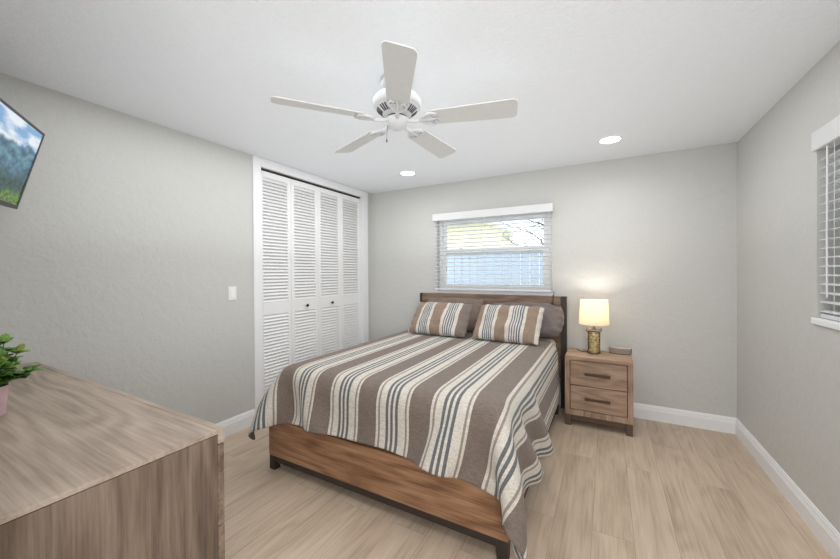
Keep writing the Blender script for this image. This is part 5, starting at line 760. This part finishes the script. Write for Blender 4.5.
# black cord over the headboard
m = MB(); m.tube([(-0.475, BY1-0.022, 1.132), (-0.475, BY1-0.022, 1.09), (-0.480, BY1-0.026, 1.06)], 0.0045, 8)
m.tube([(-0.475, BY1-0.022, 1.132), (-0.473, BY1+0.01, 1.135), (-0.470, BY1+0.03, 1.17)], 0.004, 8)
m.lathe([(0.003, 0.0), (0.012, -0.012), (0.018, -0.035), (0.017, -0.046), (0.002, -0.048)], (-0.482, BY1-0.032, 1.066), 14)
m.build('power_cord', MBLACK, None, True); tag(bpy.data.objects['power_cord'], 'short black cord with a plug hanging over the headboard top', 'cord')

# ================================================================ nightstand
NX0, NX1, NY0, NY1, NZ = -0.331, 0.191, 3.310, 3.662, 0.620
WN = wood('nightstand_wood', (118, 94, 76), (158, 131, 110), (184, 159, 138), 'X', 1.4, 0.5, 24, 0.9, 21.0)
WNV = wood('nightstand_wood_upright', (118, 94, 76), (158, 131, 110), (184, 159, 138), 'Z', 1.4, 0.5, 24, 0.9, 23.0)
WNL = plain('nightstand_leg_brown', (92, 74, 62), 0.5, 0.1, bscale=40)
ns = thing('nightstand', 'two-drawer light brown wood nightstand beside the bed under the lamp', 'nightstand', ((NX0+NX1)/2, (NY0+NY1)/2, 0))
m = MB(); m.box((NX0, NY0, 0.585), (NX1, NY1, NZ), 0.003); put(m, 'top', WN, ns)
m = MB(); m.box((NX0, NY0, 0.100), (NX0+0.040, NY1, 0.5845), 0.002); m.box((NX1-0.040, NY0, 0.100), (NX1, NY1, 0.5845), 0.002)
m.box((NX0+0.0405, NY0+0.001, 0.100), (NX1-0.0405, NY1, 0.148), 0.001); m.box((NX0+0.0405, NY1-0.015, 0.148), (NX1-0.0405, NY1, 0.5845)); put(m, 'carcass', WNV, ns)
for za, zb in ((0.152, 0.362), (0.368, 0.580)):
    m = MB(); m.box((NX0+0.0445, NY0+0.004, za), (NX1-0.0445, NY0+0.026, zb), 0.002)
    m.box((NX0+0.06, NY0+0.0265, za+0.01), (NX1-0.06, NY1-0.03, zb-0.02))
    dr = put(m, 'drawer', WN, ns)
    hm = MB(); zc = (za+zb)/2+0.003; xc = (NX0+NX1)/2-0.003
    hm.box((xc-0.098, NY0-0.028, zc-0.011), (xc+0.098, NY0-0.017, zc+0.011), 0.002)
    for s_ in (-1, 1): hm.box((xc+s_*0.075-0.006, NY0-0.018, zc-0.005), (xc+s_*0.075+0.006, NY0+0.004, zc+0.005))
    for v in hm.bm.verts: v.co -= Vector(ns.location)
    hm.build('handle', MBRONZE, dr)
m = MB(); m.box((NX0+0.054, NY0+0.012, 0.055), (NX1-0.054, NY0+0.030, 0.0995), 0.001); put(m, 'apron', WNL, ns)
for xa in (NX0+0.003, NX1-0.051):
    for ya in (NY0+0.004, NY1-0.052):
        m = MB(); m.box((xa, ya, 0), (xa+0.048, ya+0.048, 0.0995), 0.002); put(m, 'leg', WNL, ns)

# lamp
LX, LY = -0.104, 3.515
lamp = thing('table_lamp', 'lit table lamp with cream drum shade and cork-filled glass base', 'lamp', (LX, LY, NZ))
MRIM = plain('weathered_metal', (104, 96, 84), 0.55, 0.3, bump=0.3)
MJAR = glass_mat('jar_glass', (1, 1, 1, 1))
m = MB(); m.lathe([(0.050, 0.0), (0.054, 0.003), (0.054, 0.009), (0.050, 0.012)], n=32); m.build('base_plate', MRIM, lamp, True)
m = MB(); m.lathe([(0.048, 0.0125), (0.051, 0.020), (0.051, 0.196), (0.048, 0.2055)], n=36); m.build('glass_jar', MJAR, lamp, True)
random.seed(3)
def cork_mat():
    m, N, Lk, b = new_mat('cork_chips'); b.inputs['Roughness'].default_value = 0.7
    g = N.new('ShaderNodeNewGeometry'); r = ramp(N, [(0, s2l((120, 92, 48))), (0.3, s2l((214, 186, 128))), (0.7, s2l((238, 218, 170))), (1, s2l((248, 236, 204)))])
    Lk.new(g.outputs['Random Per Island'], r.inputs['Fac']); Lk.new(r.outputs['Color'], b.inputs['Base Color']); return m
m = MB(); m.lathe([(0.030, 0.0135), (0.034, 0.03), (0.034, 0.18), (0.030, 0.20)], n=20)
for k in range(240):
    a = random.uniform(0, 2*math.pi); rr = random.uniform(0.034, 0.0415); z = random.uniform(0.020, 0.194)
    q = Matrix.Rotation(random.uniform(0, 6), 3, 'X') @ Matrix.Rotation(random.uniform(0, 6), 3, 'Y')
    l_ = random.uniform(0.006, 0.010); w_ = random.uniform(0.004, 0.007)
    m.lathe([(w_*0.7, -l_), (w_, -l_*0.6), (w_, l_*0.6), (w_*0.7, l_)], (rr*math.cos(a), rr*math.sin(a), z), 7, xf=q)
m.build('cork_filling', cork_mat(), lamp)
m = MB(); m.box((-0.062, -0.062, 0.206), (0.062, 0.062, 0.216), 0.003)
for sx in (-1, 1):
    for sy in (-1, 1): m.lathe([(0.006, 0), (0.007, 0.006), (0.001, 0.012)], (sx*0.058, sy*0.058, 0.214), 8)
m.lathe([(0.020, 0.2165), (0.014, 0.226), (0.010, 0.250)], n=20); m.build('cap_plate', MRIM, lamp)
m = MB(); m.lathe([(0.009, 0.2505), (0.009, 0.275), (0.016, 0.28), (0.016, 0.315), (0.012, 0.32)], n=20)
m.tube([(0.0, 0.0, 0.31), (0.0, 0.045, 0.34), (0.0, 0.045, 0.43), (0, 0, 0.468)], 0.0015, 5); m.tube([(0.0, 0.0, 0.31), (0.0, -0.045, 0.34), (0.0, -0.045, 0.43), (0, 0, 0.468)], 0.0015, 5)
for k in range(3):
    a = k*2*math.pi/3; m.tube([(0, 0, 0.468), (0.1085*math.cos(a), 0.1085*math.sin(a), 0.475)], 0.0014, 5)
m.build('neck', MVINYL, lamp)
m = MB(); m.lathe([(0.013, 0.3205), (0.020, 0.34), (0.028, 0.365), (0.027, 0.385), (0.018, 0.402), (0.002, 0.408)], n=24)
m.build('bulb', emit_mat('lamp_bulb', (255, 236, 214), 4), lamp, True)
def shade_mat():
    m = bpy.data.materials.new('linen_shade'); m.use_nodes = True; N = m.node_tree.nodes; Lk = m.node_tree.links; N.remove(N['Principled BSDF'])
    d = N.new('ShaderNodeBsdfDiffuse'); t = N.new('ShaderNodeBsdfTranslucent'); d.inputs[0].default_value = s2l((240, 232, 216)); t.inputs[0].default_value = s2l((244, 234, 214))
    mx = N.new('ShaderNodeMixShader'); mx.inputs[0].default_value = 0.5
    w = N.new('ShaderNodeTexNoise'); w.inputs['Scale'].default_value = 300; bp = N.new('ShaderNodeBump'); bp.inputs['Strength'].default_value = 0.15; bp.inputs['Distance'].default_value = 0.001
    Lk.new(w.outputs['Fac'], bp.inputs['Height']); Lk.new(bp.outputs['Normal'], d.inputs['Normal'])
    Lk.new(d.outputs[0], mx.inputs[1]); Lk.new(t.outputs[0], mx.inputs[2]); Lk.new(mx.outputs[0], N['Material Output'].inputs[0]); return m
m = MB(); m.lathe([(0.126, 0.268), (0.113, 0.487), (0.1115, 0.487), (0.1245, 0.268), (0.126, 0.268)], n=48, cap=False); m.build('lamp_shade', shade_mat(), lamp, True)
pl = bpy.data.lights.new('bulb_light', 'POINT'); pl.energy = LAMP_POWER; pl.color = (1, 0.93, 0.85); pl.shadow_soft_size = 0.03
po = bpy.data.objects.new('bulb_light', pl); COL.objects.link(po); po.parent = lamp; po.location = (0, 0, 0.425)
m = MB(); m.tube([(-0.052, 0.03, 0.006), (-0.075, 0.035, 0.004), (-0.095, 0.02, 0.0035), (-0.12, 0.03, 0.0035), (-0.135, 0.06, 0.0035), (-0.15, 0.12, 0.0035)], 0.0028, 6)
m.build('lamp_cord', plain('brown_cord', (70, 58, 48), 0.6), lamp, True)

# small speaker
sp = thing('alarm_speaker', 'small rounded taupe speaker on the nightstand right of the lamp', 'speaker', (0.105, 3.600, NZ), math.radians(-6))
poly = [(-0.092, 0.030), (-0.086, -0.018)]+[(-0.086+0.172*k/10, -0.018-0.022*math.sin(math.pi*k/10)) for k in range(1, 10)]+[(0.086, -0.018), (0.092, 0.030)]
m = MB(); m.prism(poly, 0.046, Matrix.Translation((0, 0, 0.006)), bev=0.003); m.build('speaker_body', plain('taupe_mesh_fabric', (142, 130, 120), 0.8, bump=0.3, bscale=500, var=0.12), sp)
m = MB(); m.prism([(x*0.97, y*0.95) for x, y in poly], 0.0055); m.build('foot', MBLACK, sp)
m = MB(); m.prism([(x*0.94, y*0.92+0.001) for x, y in poly], 0.002, Matrix.Translation((0, 0, 0.0521))); m.build('top_panel', plain('grey_top', (170, 164, 158), 0.4), sp)

# ================================================================ dresser (front faces the closet end of the room)
DX0, DX1, DY0, DY1, DZ = -2.805, -1.068, 0.120, 0.657, 0.880
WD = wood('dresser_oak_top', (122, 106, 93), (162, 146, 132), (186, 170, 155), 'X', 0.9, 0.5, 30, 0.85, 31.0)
WDE = wood('dresser_oak_end_shaded', (78, 64, 54), (108, 92, 79), (134, 118, 104), 'Z', 1.0, 0.5, 34, 1.0, 37.0)  # same oak as the top, darkened to carry the end's shade
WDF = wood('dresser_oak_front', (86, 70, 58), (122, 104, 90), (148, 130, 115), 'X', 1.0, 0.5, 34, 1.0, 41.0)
MSEAM = plain('dark_seam', (84, 70, 60), 0.7)
dr = thing('dresser', 'long greyish brown oak dresser in the near left corner under the television', 'dresser', ((DX0+DX1)/2, (DY0+DY1)/2, 0))
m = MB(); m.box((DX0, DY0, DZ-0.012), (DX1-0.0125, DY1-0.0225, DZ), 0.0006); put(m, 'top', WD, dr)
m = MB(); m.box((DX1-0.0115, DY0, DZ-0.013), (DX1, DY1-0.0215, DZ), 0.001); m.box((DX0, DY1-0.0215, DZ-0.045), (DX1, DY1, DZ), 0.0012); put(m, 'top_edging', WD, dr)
m = MB(); m.box((DX0+0.004, DY0+0.004, DZ-0.03), (DX1-0.003, DY1-0.022, DZ-0.0128)); put(m, 'top_seam', MSEAM, dr)
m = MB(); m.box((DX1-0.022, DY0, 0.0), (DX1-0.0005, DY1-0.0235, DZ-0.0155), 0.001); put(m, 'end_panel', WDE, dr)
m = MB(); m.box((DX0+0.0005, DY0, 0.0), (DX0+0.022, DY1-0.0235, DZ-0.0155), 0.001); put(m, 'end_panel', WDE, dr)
m = MB(); m.box((DX0+0.0225, DY0, 0.05), (DX1-0.0225, DY0+0.015, DZ-0.031)); put(m, 'back_panel', WDE, dr)
m = MB(); m.box((DX0+0.0225, DY0+0.016, 0.05), (DX1-0.0225, DY1-0.0245, 0.07)); put(m, 'bottom_panel', WDE, dr)
for r_ in range(3):
    for c_ in range(2):
        xa = DX0+0.002+c_*(DX1-DX0)/2; xb = xa+(DX1-DX0)/2-0.004; za = 0.06+r_*0.2585; zb = za+0.2545
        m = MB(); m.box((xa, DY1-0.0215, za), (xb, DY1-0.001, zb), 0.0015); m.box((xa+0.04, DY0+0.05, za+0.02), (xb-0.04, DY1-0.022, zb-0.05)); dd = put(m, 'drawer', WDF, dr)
        m = MB(); xc = (xa+xb)/2; m.box((xc-0.1, DY1+0.018, (za+zb)/2-0.008), (xc+0.1, DY1+0.029, (za+zb)/2+0.008), 0.002)
        for s_ in (-1, 1): m.box((xc+s_*0.08-0.006, DY1-0.001, (za+zb)/2-0.005), (xc+s_*0.08+0.006, DY1+0.019, (za+zb)/2+0.005))
        for v in m.bm.verts: v.co -= Vector(dr.location)
        m.build('handle', MBRONZE, dd)

# ---------------------------------------------------------------- potted plant
pp = thing('potted_plant', 'bushy green houseplant in a pink pot on the dresser', 'plant', (-1.869, 0.318, DZ))
m = MB(); m.lathe([(0.040, 0.0), (0.043, 0.004), (0.051, 0.098), (0.052, 0.104), (0.048, 0.104), (0.046, 0.090), (0.001, 0.088)], n=36)
m.build('pot', plain('pink_glaze', (216, 186, 192), 0.45, bscale=25, var=0.10), pp, True)
m = MB(); m.lathe([(0.045, 0.0885), (0.044, 0.094), (0.02, 0.097), (0.001, 0.098)], n=24); m.build('soil', plain('potting_soil', (58, 44, 34), 0.95, bump=0.8), pp)
def leaf_mat():
    m, N, Lk, b = new_mat('plant_leaf'); b.inputs['Roughness'].default_value = 0.35
    g = N.new('ShaderNodeNewGeometry'); r = ramp(N, [(0, s2l((48, 90, 32))), (0.45, s2l((84, 132, 50))), (0.8, s2l((118, 162, 72))), (1, s2l((160, 170, 80)))])
    Lk.new(g.outputs['Random Per Island'], r.inputs['Fac']); Lk.new(r.outputs['Color'], b.inputs['Base Color']); return m
random.seed(11)
lf = MB(); stm = MB()
def leaf(mb, p, d, up_, ln, wd):
    t = bmesh.new(); d = d.normalized(); sd = d.cross(up_).normalized(); nrm = sd.cross(d)
    n = 7; L_ = []; C_ = []; R_ = []
    for k in range(n+1):
        u = k/n; w = wd*math.sin(math.pi*min(1, u**1.25*0.97+0.02))**0.6 if 0 < k < n else 0.0006
        c = p+d*ln*u-nrm*ln*0.22*u*u
        C_.append(t.verts.new(c-nrm*0.0012)); L_.append(t.verts.new(c+sd*w+nrm*w*0.25)); R_.append(t.verts.new(c-sd*w+nrm*w*0.25))
    for k in range(n):
        t.faces.new((L_[k], L_[k+1], C_[k+1], C_[k])); t.faces.new((C_[k], C_[k+1], R_[k+1], R_[k]))
    mb._merge(t, 0)
for s_ in range(30):
    a = s_*2.399+random.uniform(-.3, .3); tilt = random.uniform(0.05, 1.2); ln = random.uniform(0.10, 0.185)*(1.0-0.42*tilt)
    d = Vector((math.cos(a)*math.sin(tilt), math.sin(a)*math.sin(tilt), math.cos(tilt)))
    p0 = Vector((0.02*math.cos(a), 0.02*math.sin(a), 0.094)); pts = []
    for k in range(6):
        u = k/5; pts.append(p0+d*ln*u+Vector((0, 0, -0.02*u*u*tilt)))
    stm.tube(pts, [0.0025, 0.0023, 0.002, 0.0018, 0.0016, 0.0012], 6)
    for k in range(1, 6):
        for q in range(3 if k > 2 else 2):
            b = a+q*2.1+k*1.3+random.uniform(-.4, .4)
            dd = (d*0.55+Vector((math.cos(b), math.sin(b), random.uniform(-0.05, 0.35)))).normalized()
            leaf(lf, pts[k], dd, Vector((0, 0, 1)) if abs(dd.z) < .9 else Vector((1, 0, 0)), random.uniform(0.026, 0.040), random.uniform(0.0125, 0.018))
    leaf(lf, pts[-1], d+Vector((0, 0, .1)), Vector((0.3, 0.1, 1)), 0.036, 0.012)
lo_ = lf.build('foliage', leaf_mat(), pp, True); so = lo_.modifiers.new('thick', 'SOLIDIFY'); so.thickness = 0.0011
stm.build('stems', plain('green_stem', (92, 112, 56), 0.6), pp, True)

# ---------------------------------------------------------------- television on a tilting wall arm
TVW, TVH = 0.735, 0.42
a = math.radians(59.4); tl = math.radians(14.5)
wv = Vector((-math.sin(a), math.cos(a), 0)); nv_ = Vector((math.cos(a), math.sin(a), 0)); uv_ = Vector((0, 0, math.cos(tl)))+nv_*math.sin(tl); fv = wv.cross(uv_)
if fv.dot(nv_) < 0: fv = -fv
TR = Vector((-2.607, 0.652, 2.11)); cen = TR-wv*TVW/2-uv_*TVH/2
tv = thing('television', 'wall-mounted flat television showing a green mountain landscape, top left corner', 'television', cen)
tv.matrix_world = Matrix((-wv, uv_, fv)).transposed().to_4x4(); tv.matrix_world = Matrix.Translation(cen) @ tv.matrix_world
# local x points from the wall end to the near end, y up the screen, z out of the screen
MTV = plain('tv_bezel', (66, 64, 64), 0.4)
m = MB(); b_ = 0.013
m.box((-TVW/2, -TVH/2, -0.045), (TVW/2, TVH/2, -0.006), 0.003); m.build('tv_housing', MTV, tv)
m = MB(); m.box((-TVW/2, TVH/2-b_, -0.0058), (TVW/2, TVH/2, 0), 0.0015); m.box((-TVW/2, -TVH/2, -0.0058), (TVW/2, -TVH/2+b_*1.5, 0), 0.0015)
m.box((-TVW/2, -TVH/2+b_*1.5, -0.0058), (-TVW/2+b_, TVH/2-b_, 0), 0.0015); m.box((TVW/2-b_, -TVH/2+b_*1.5, -0.0058), (TVW/2, TVH/2-b_, 0), 0.0015); m.build('bezel', MTV, tv)
def screen_mat():
    m, N, Lk, b = new_mat('landscape_screen'); b.inputs['Roughness'].default_value = 0.2; b.inputs['Base Color'].default_value = (0.01, 0.01, 0.01, 1)
    tc = N.new('ShaderNodeTexCoord'); sp = N.new('ShaderNodeSeparateXYZ'); Lk.new(tc.outputs['Object'], sp.inputs[0])
    def nz(sc, det, v=(1, 1, 1), loc=(0, 0, 0)):
        mp = N.new('ShaderNodeMapping'); mp.inputs['Scale'].default_value = v; mp.inputs['Location'].default_value = loc; Lk.new(tc.outputs['Object'], mp.inputs[0])
        n = N.new('ShaderNodeTexNoise'); n.inputs['Scale'].default_value = sc; n.inputs['Detail'].default_value = det; Lk.new(mp.outputs[0], n.inputs['Vector']); return n
    def math_(op, x, y):
        k = N.new('ShaderNodeMath'); k.operation = op
        for i_, v in ((0, x), (1, y)):
            if isinstance(v, (int, float)): k.inputs[i_].default_value = v
            else: Lk.new(v, k.inputs[i_])
        return k.outputs[0]
    X, Y = sp.outputs[0], sp.outputs[1]
    def mix(f, c1, c2):
        k = N.new('ShaderNodeMix'); k.data_type = 'RGBA'; Lk.new(f, k.inputs[0])
        for i_, v in ((6, c1), (7, c2)):
            if isinstance(v, tuple): k.inputs[i_].default_value = v
            else: Lk.new(v, k.inputs[i_])
        return k.outputs[2]
    cl = nz(7, 6, (1, 2.6, 1), (1.3, 0, 0)); rc = ramp(N, [(0.40, s2l((120, 165, 208))), (0.60, s2l((226, 234, 242)))]); Lk.new(cl.outputs['Fac'], rc.inputs['Fac'])
    def ridge(base, amp, sc, seed, slope, soft=60):
        n = nz(sc, 5, (1, 0.02, 0.02), (seed, 0, 0)); h = math_('ADD', math_('MULTIPLY', n.outputs['Fac'], amp), math_('ADD', math_('MULTIPLY', X, slope), base))
        k = math_('MULTIPLY', math_('SUBTRACT', h, Y), soft); c = N.new('ShaderNodeClamp'); Lk.new(k, c.inputs[0]); return c.outputs[0]
    t1 = nz(16, 6, (1, 1.6, 1)); r1 = ramp(N, [(0.38, s2l((40, 82, 112))), (0.66, s2l((104, 148, 164)))]); Lk.new(t1.outputs['Fac'], r1.inputs['Fac'])
    t2 = nz(40, 6, (1, 1.4, 1), (4, 0, 0)); r2_ = ramp(N, [(0.35, s2l((14, 44, 50))), (0.66, s2l((48, 92, 84)))]); Lk.new(t2.outputs['Fac'], r2_.inputs['Fac'])
    t3 = nz(60, 5, (1, 1, 1), (9, 0, 0)); r3 = ramp(N, [(0.36, s2l((34, 66, 26))), (0.62, s2l((112, 150, 56)))]); Lk.new(t3.outputs['Fac'], r3.inputs['Fac'])
    c = mix(ridge(-0.02, 0.22, 5, 2.0, 0.0), rc.outputs['Color'], r1.outputs['Color'])
    c = mix(ridge(-0.125, 0.20, 6, 7.0, -0.05, 14), c, r2_.outputs['Color'])
    c = mix(ridge(-0.185, 0.14, 14, 5.0, 0.02, 30), c, r3.outputs['Color'])
    Lk.new(c, b.inputs['Emission Color']); b.inputs['Emission Strength'].default_value = 0.95; return m
m = MB(); m.box((-TVW/2+b_, -TVH/2+b_*1.5, -0.0058), (TVW/2-b_, TVH/2-b_, -0.003)); m.build('screen', screen_mat(), tv)
inv = tv.matrix_world.inverted()
bk = cen-fv*0.046; wl = Vector((L+0.001, 0.16, 1.93))
m = MB()
for v in [None]:
    m.box((-0.10, -0.10, -0.060), (0.10, 0.10, -0.0455), 0.002)
    mid = inv @ Vector((-2.55, 0.10, 1.92))
    m.tube([inv @ (cen-fv*0.058), mid, inv @ (wl+Vector((0.02, 0, 0)))], 0.014, 8)
    q0 = inv @ wl; Rw = inv.to_3x3()
    t = bmesh.new(); bmesh.ops.create_cube(t, size=1)
    for vv in t.verts: vv.co = inv @ (wl+Vector(((vv.co.x+0.5)*0.02, vv.co.y*0.09, vv.co.z*0.22)))
    m._merge(t, 0)
m.build('wall_arm', MBLACK, tv)

# ================================================================ outside the windows
GR = plain('outdoor_gravel', (168, 166, 156), 0.95, bscale=8, var=0.1)
struct_obj(MB().box((-14, D+0.16, -0.12), (12, D+14, -0.1)).build('ground', GR))
struct_obj(MB().box((R+0.21, -8, -0.12), (R+9, D+0.155, -0.1)).build('ground_side', GR))
fn = thing('vinyl_fence', 'pale blue-white vinyl fence outside the window over the bed', 'fence', (-2.5, D+2.3, -0.1))
MFE = plain('fence_vinyl', (188, 198, 214), 0.5, var=0.02)
m = MB()
for k in range(40):
    xa = -3.0+k*0.155; m.box((xa, 0, 0.05), (xa+0.149, 0.022, 1.80), 0.003)
m.build('fence_boards', MFE, fn)
m = MB(); m.box((-3.0, -0.025, 1.80), (3.2, 0.045, 1.92), 0.004); m.box((-3.0, -0.02, 0.0), (3.2, 0.04, 0.06)); m.build('fence_rail', MVINYL, fn)
hs2 = thing('neighbor_house', 'pale yellow neighboring house seen through the upper left of the window', 'house', (-7.0, D+6.5, -0.1))
m = MB(); m.box((-4.0, 0, 0), (3.6, 4, 3.0)); m.build('house_wall', plain('yellow_stucco', (232, 226, 196), 0.9), hs2)
m = MB(); m.box((-4.2, -0.45, 3.0), (3.9, 4.2, 3.22), 0.01); m.build('roof_eave', MVINYL, hs2)
def tree(name, label, base, hgt, crown_c, crown_r, nleaf, lsize, seed, lcol, group=None, branches=26):
    random.seed(seed); t = thing(name, label, 'tree', base)
    tm = MB(); tm.tube([(0, 0, 0), (0.05, 0.03, hgt*0.35), (0.02, -0.03, hgt*0.7)], [0.10, 0.08, 0.05], 8)
    tips = []
    for k in range(branches):
        a = random.uniform(0, 6.283); z0 = random.uniform(0.3, 0.7)*hgt; ln = random.uniform(0.6, 1.0)*crown_r
        p = Vector((0.03, 0, z0)); d = Vector((math.cos(a), math.sin(a), random.uniform(0.1, 0.7))).normalized(); pts = [p]
        for q in range(5):
            d = (d+Vector((random.uniform(-.3, .3), random.uniform(-.3, .3), random.uniform(-.25, .2)))).normalized(); p = p+d*ln/5; pts.append(p)
            tips.append(p)
            if random.random() < 0.7:
                e_ = p+(d+Vector((random.uniform(-.8, .8), random.uniform(-.8, .8), random.uniform(-.5, .5)))).normalized()*ln*0.3
                tm.tube([p, (p+e_)/2+Vector((0, 0, 0.02)), e_], [0.011, 0.008, 0.004], 5); tips.append(e_)
        tm.tube(pts, [0.03, 0.024, 0.018, 0.013, 0.009, 0.005], 6)
    tm.build('branches', plain(name+'_bark', (104, 96, 88), 0.9), t)
    fm = MB()
    bmf = bmesh.new()
    for k in range(nleaf):
        c = random.choice(tips)+Vector((random.gauss(0, .10), random.gauss(0, .10), random.gauss(0, .10)))
        q = Matrix.Rotation(random.uniform(0, 6.28), 3, 'Z') @ Matrix.Rotation(random.uniform(-1.2, 1.2), 3, 'X'); s_ = lsize*random.uniform(0.6, 1.2)
        vs = [bmf.verts.new(c+q @ Vector(v)*s_) for v in ((-1, 0, 0), (-0.2, -0.42, 0.06), (1, 0, -0.05), (-0.2, 0.42, 0.06))]; bmf.faces.new(vs)
    fm._merge(bmf, 0); fm.build('leaves', plain(name+'_leaf', lcol, 0.7, bscale=3, var=0.2), t)
    return t
tree('garden_tree', 'sparsely leaved tree behind the fence at the window\'s upper right', (-0.95, D+3.4, -0.1), 4.2, None, 1.7, 900, 0.045, 5, (150, 168, 140))
hd = thing('hedge', 'dark grey-green hedge outside the right wall window', 'hedge', (R+2.2, 3.2, -0.1))
random.seed(9); bmf = bmesh.new()
for k in range(9000):
    y_ = random.uniform(-3.5, 3.0); z_ = random.uniform(0, 2.0)**1.0; d_ = random.uniform(-0.3, 0.0)+0.06*math.sin(y_*3)
    c = Vector((d_, y_, z_)); q = Matrix.Rotation(random.uniform(0, 6.28), 3, 'Z') @ Matrix.Rotation(random.uniform(-1.4, 1.4), 3, 'X')
    vs = [bmf.verts.new(c+q @ Vector(v)*0.06) for v in ((-1, 0, 0), (-0.2, -0.5, 0.1), (1, 0, -0.1), (-0.2, 0.5, 0.1))]; bmf.faces.new(vs)
fm = MB(); fm._merge(bmf, 0); fm.build('leaves', plain('hedge_leaf', (96, 108, 100), 0.8, bscale=5, var=0.2), hd)
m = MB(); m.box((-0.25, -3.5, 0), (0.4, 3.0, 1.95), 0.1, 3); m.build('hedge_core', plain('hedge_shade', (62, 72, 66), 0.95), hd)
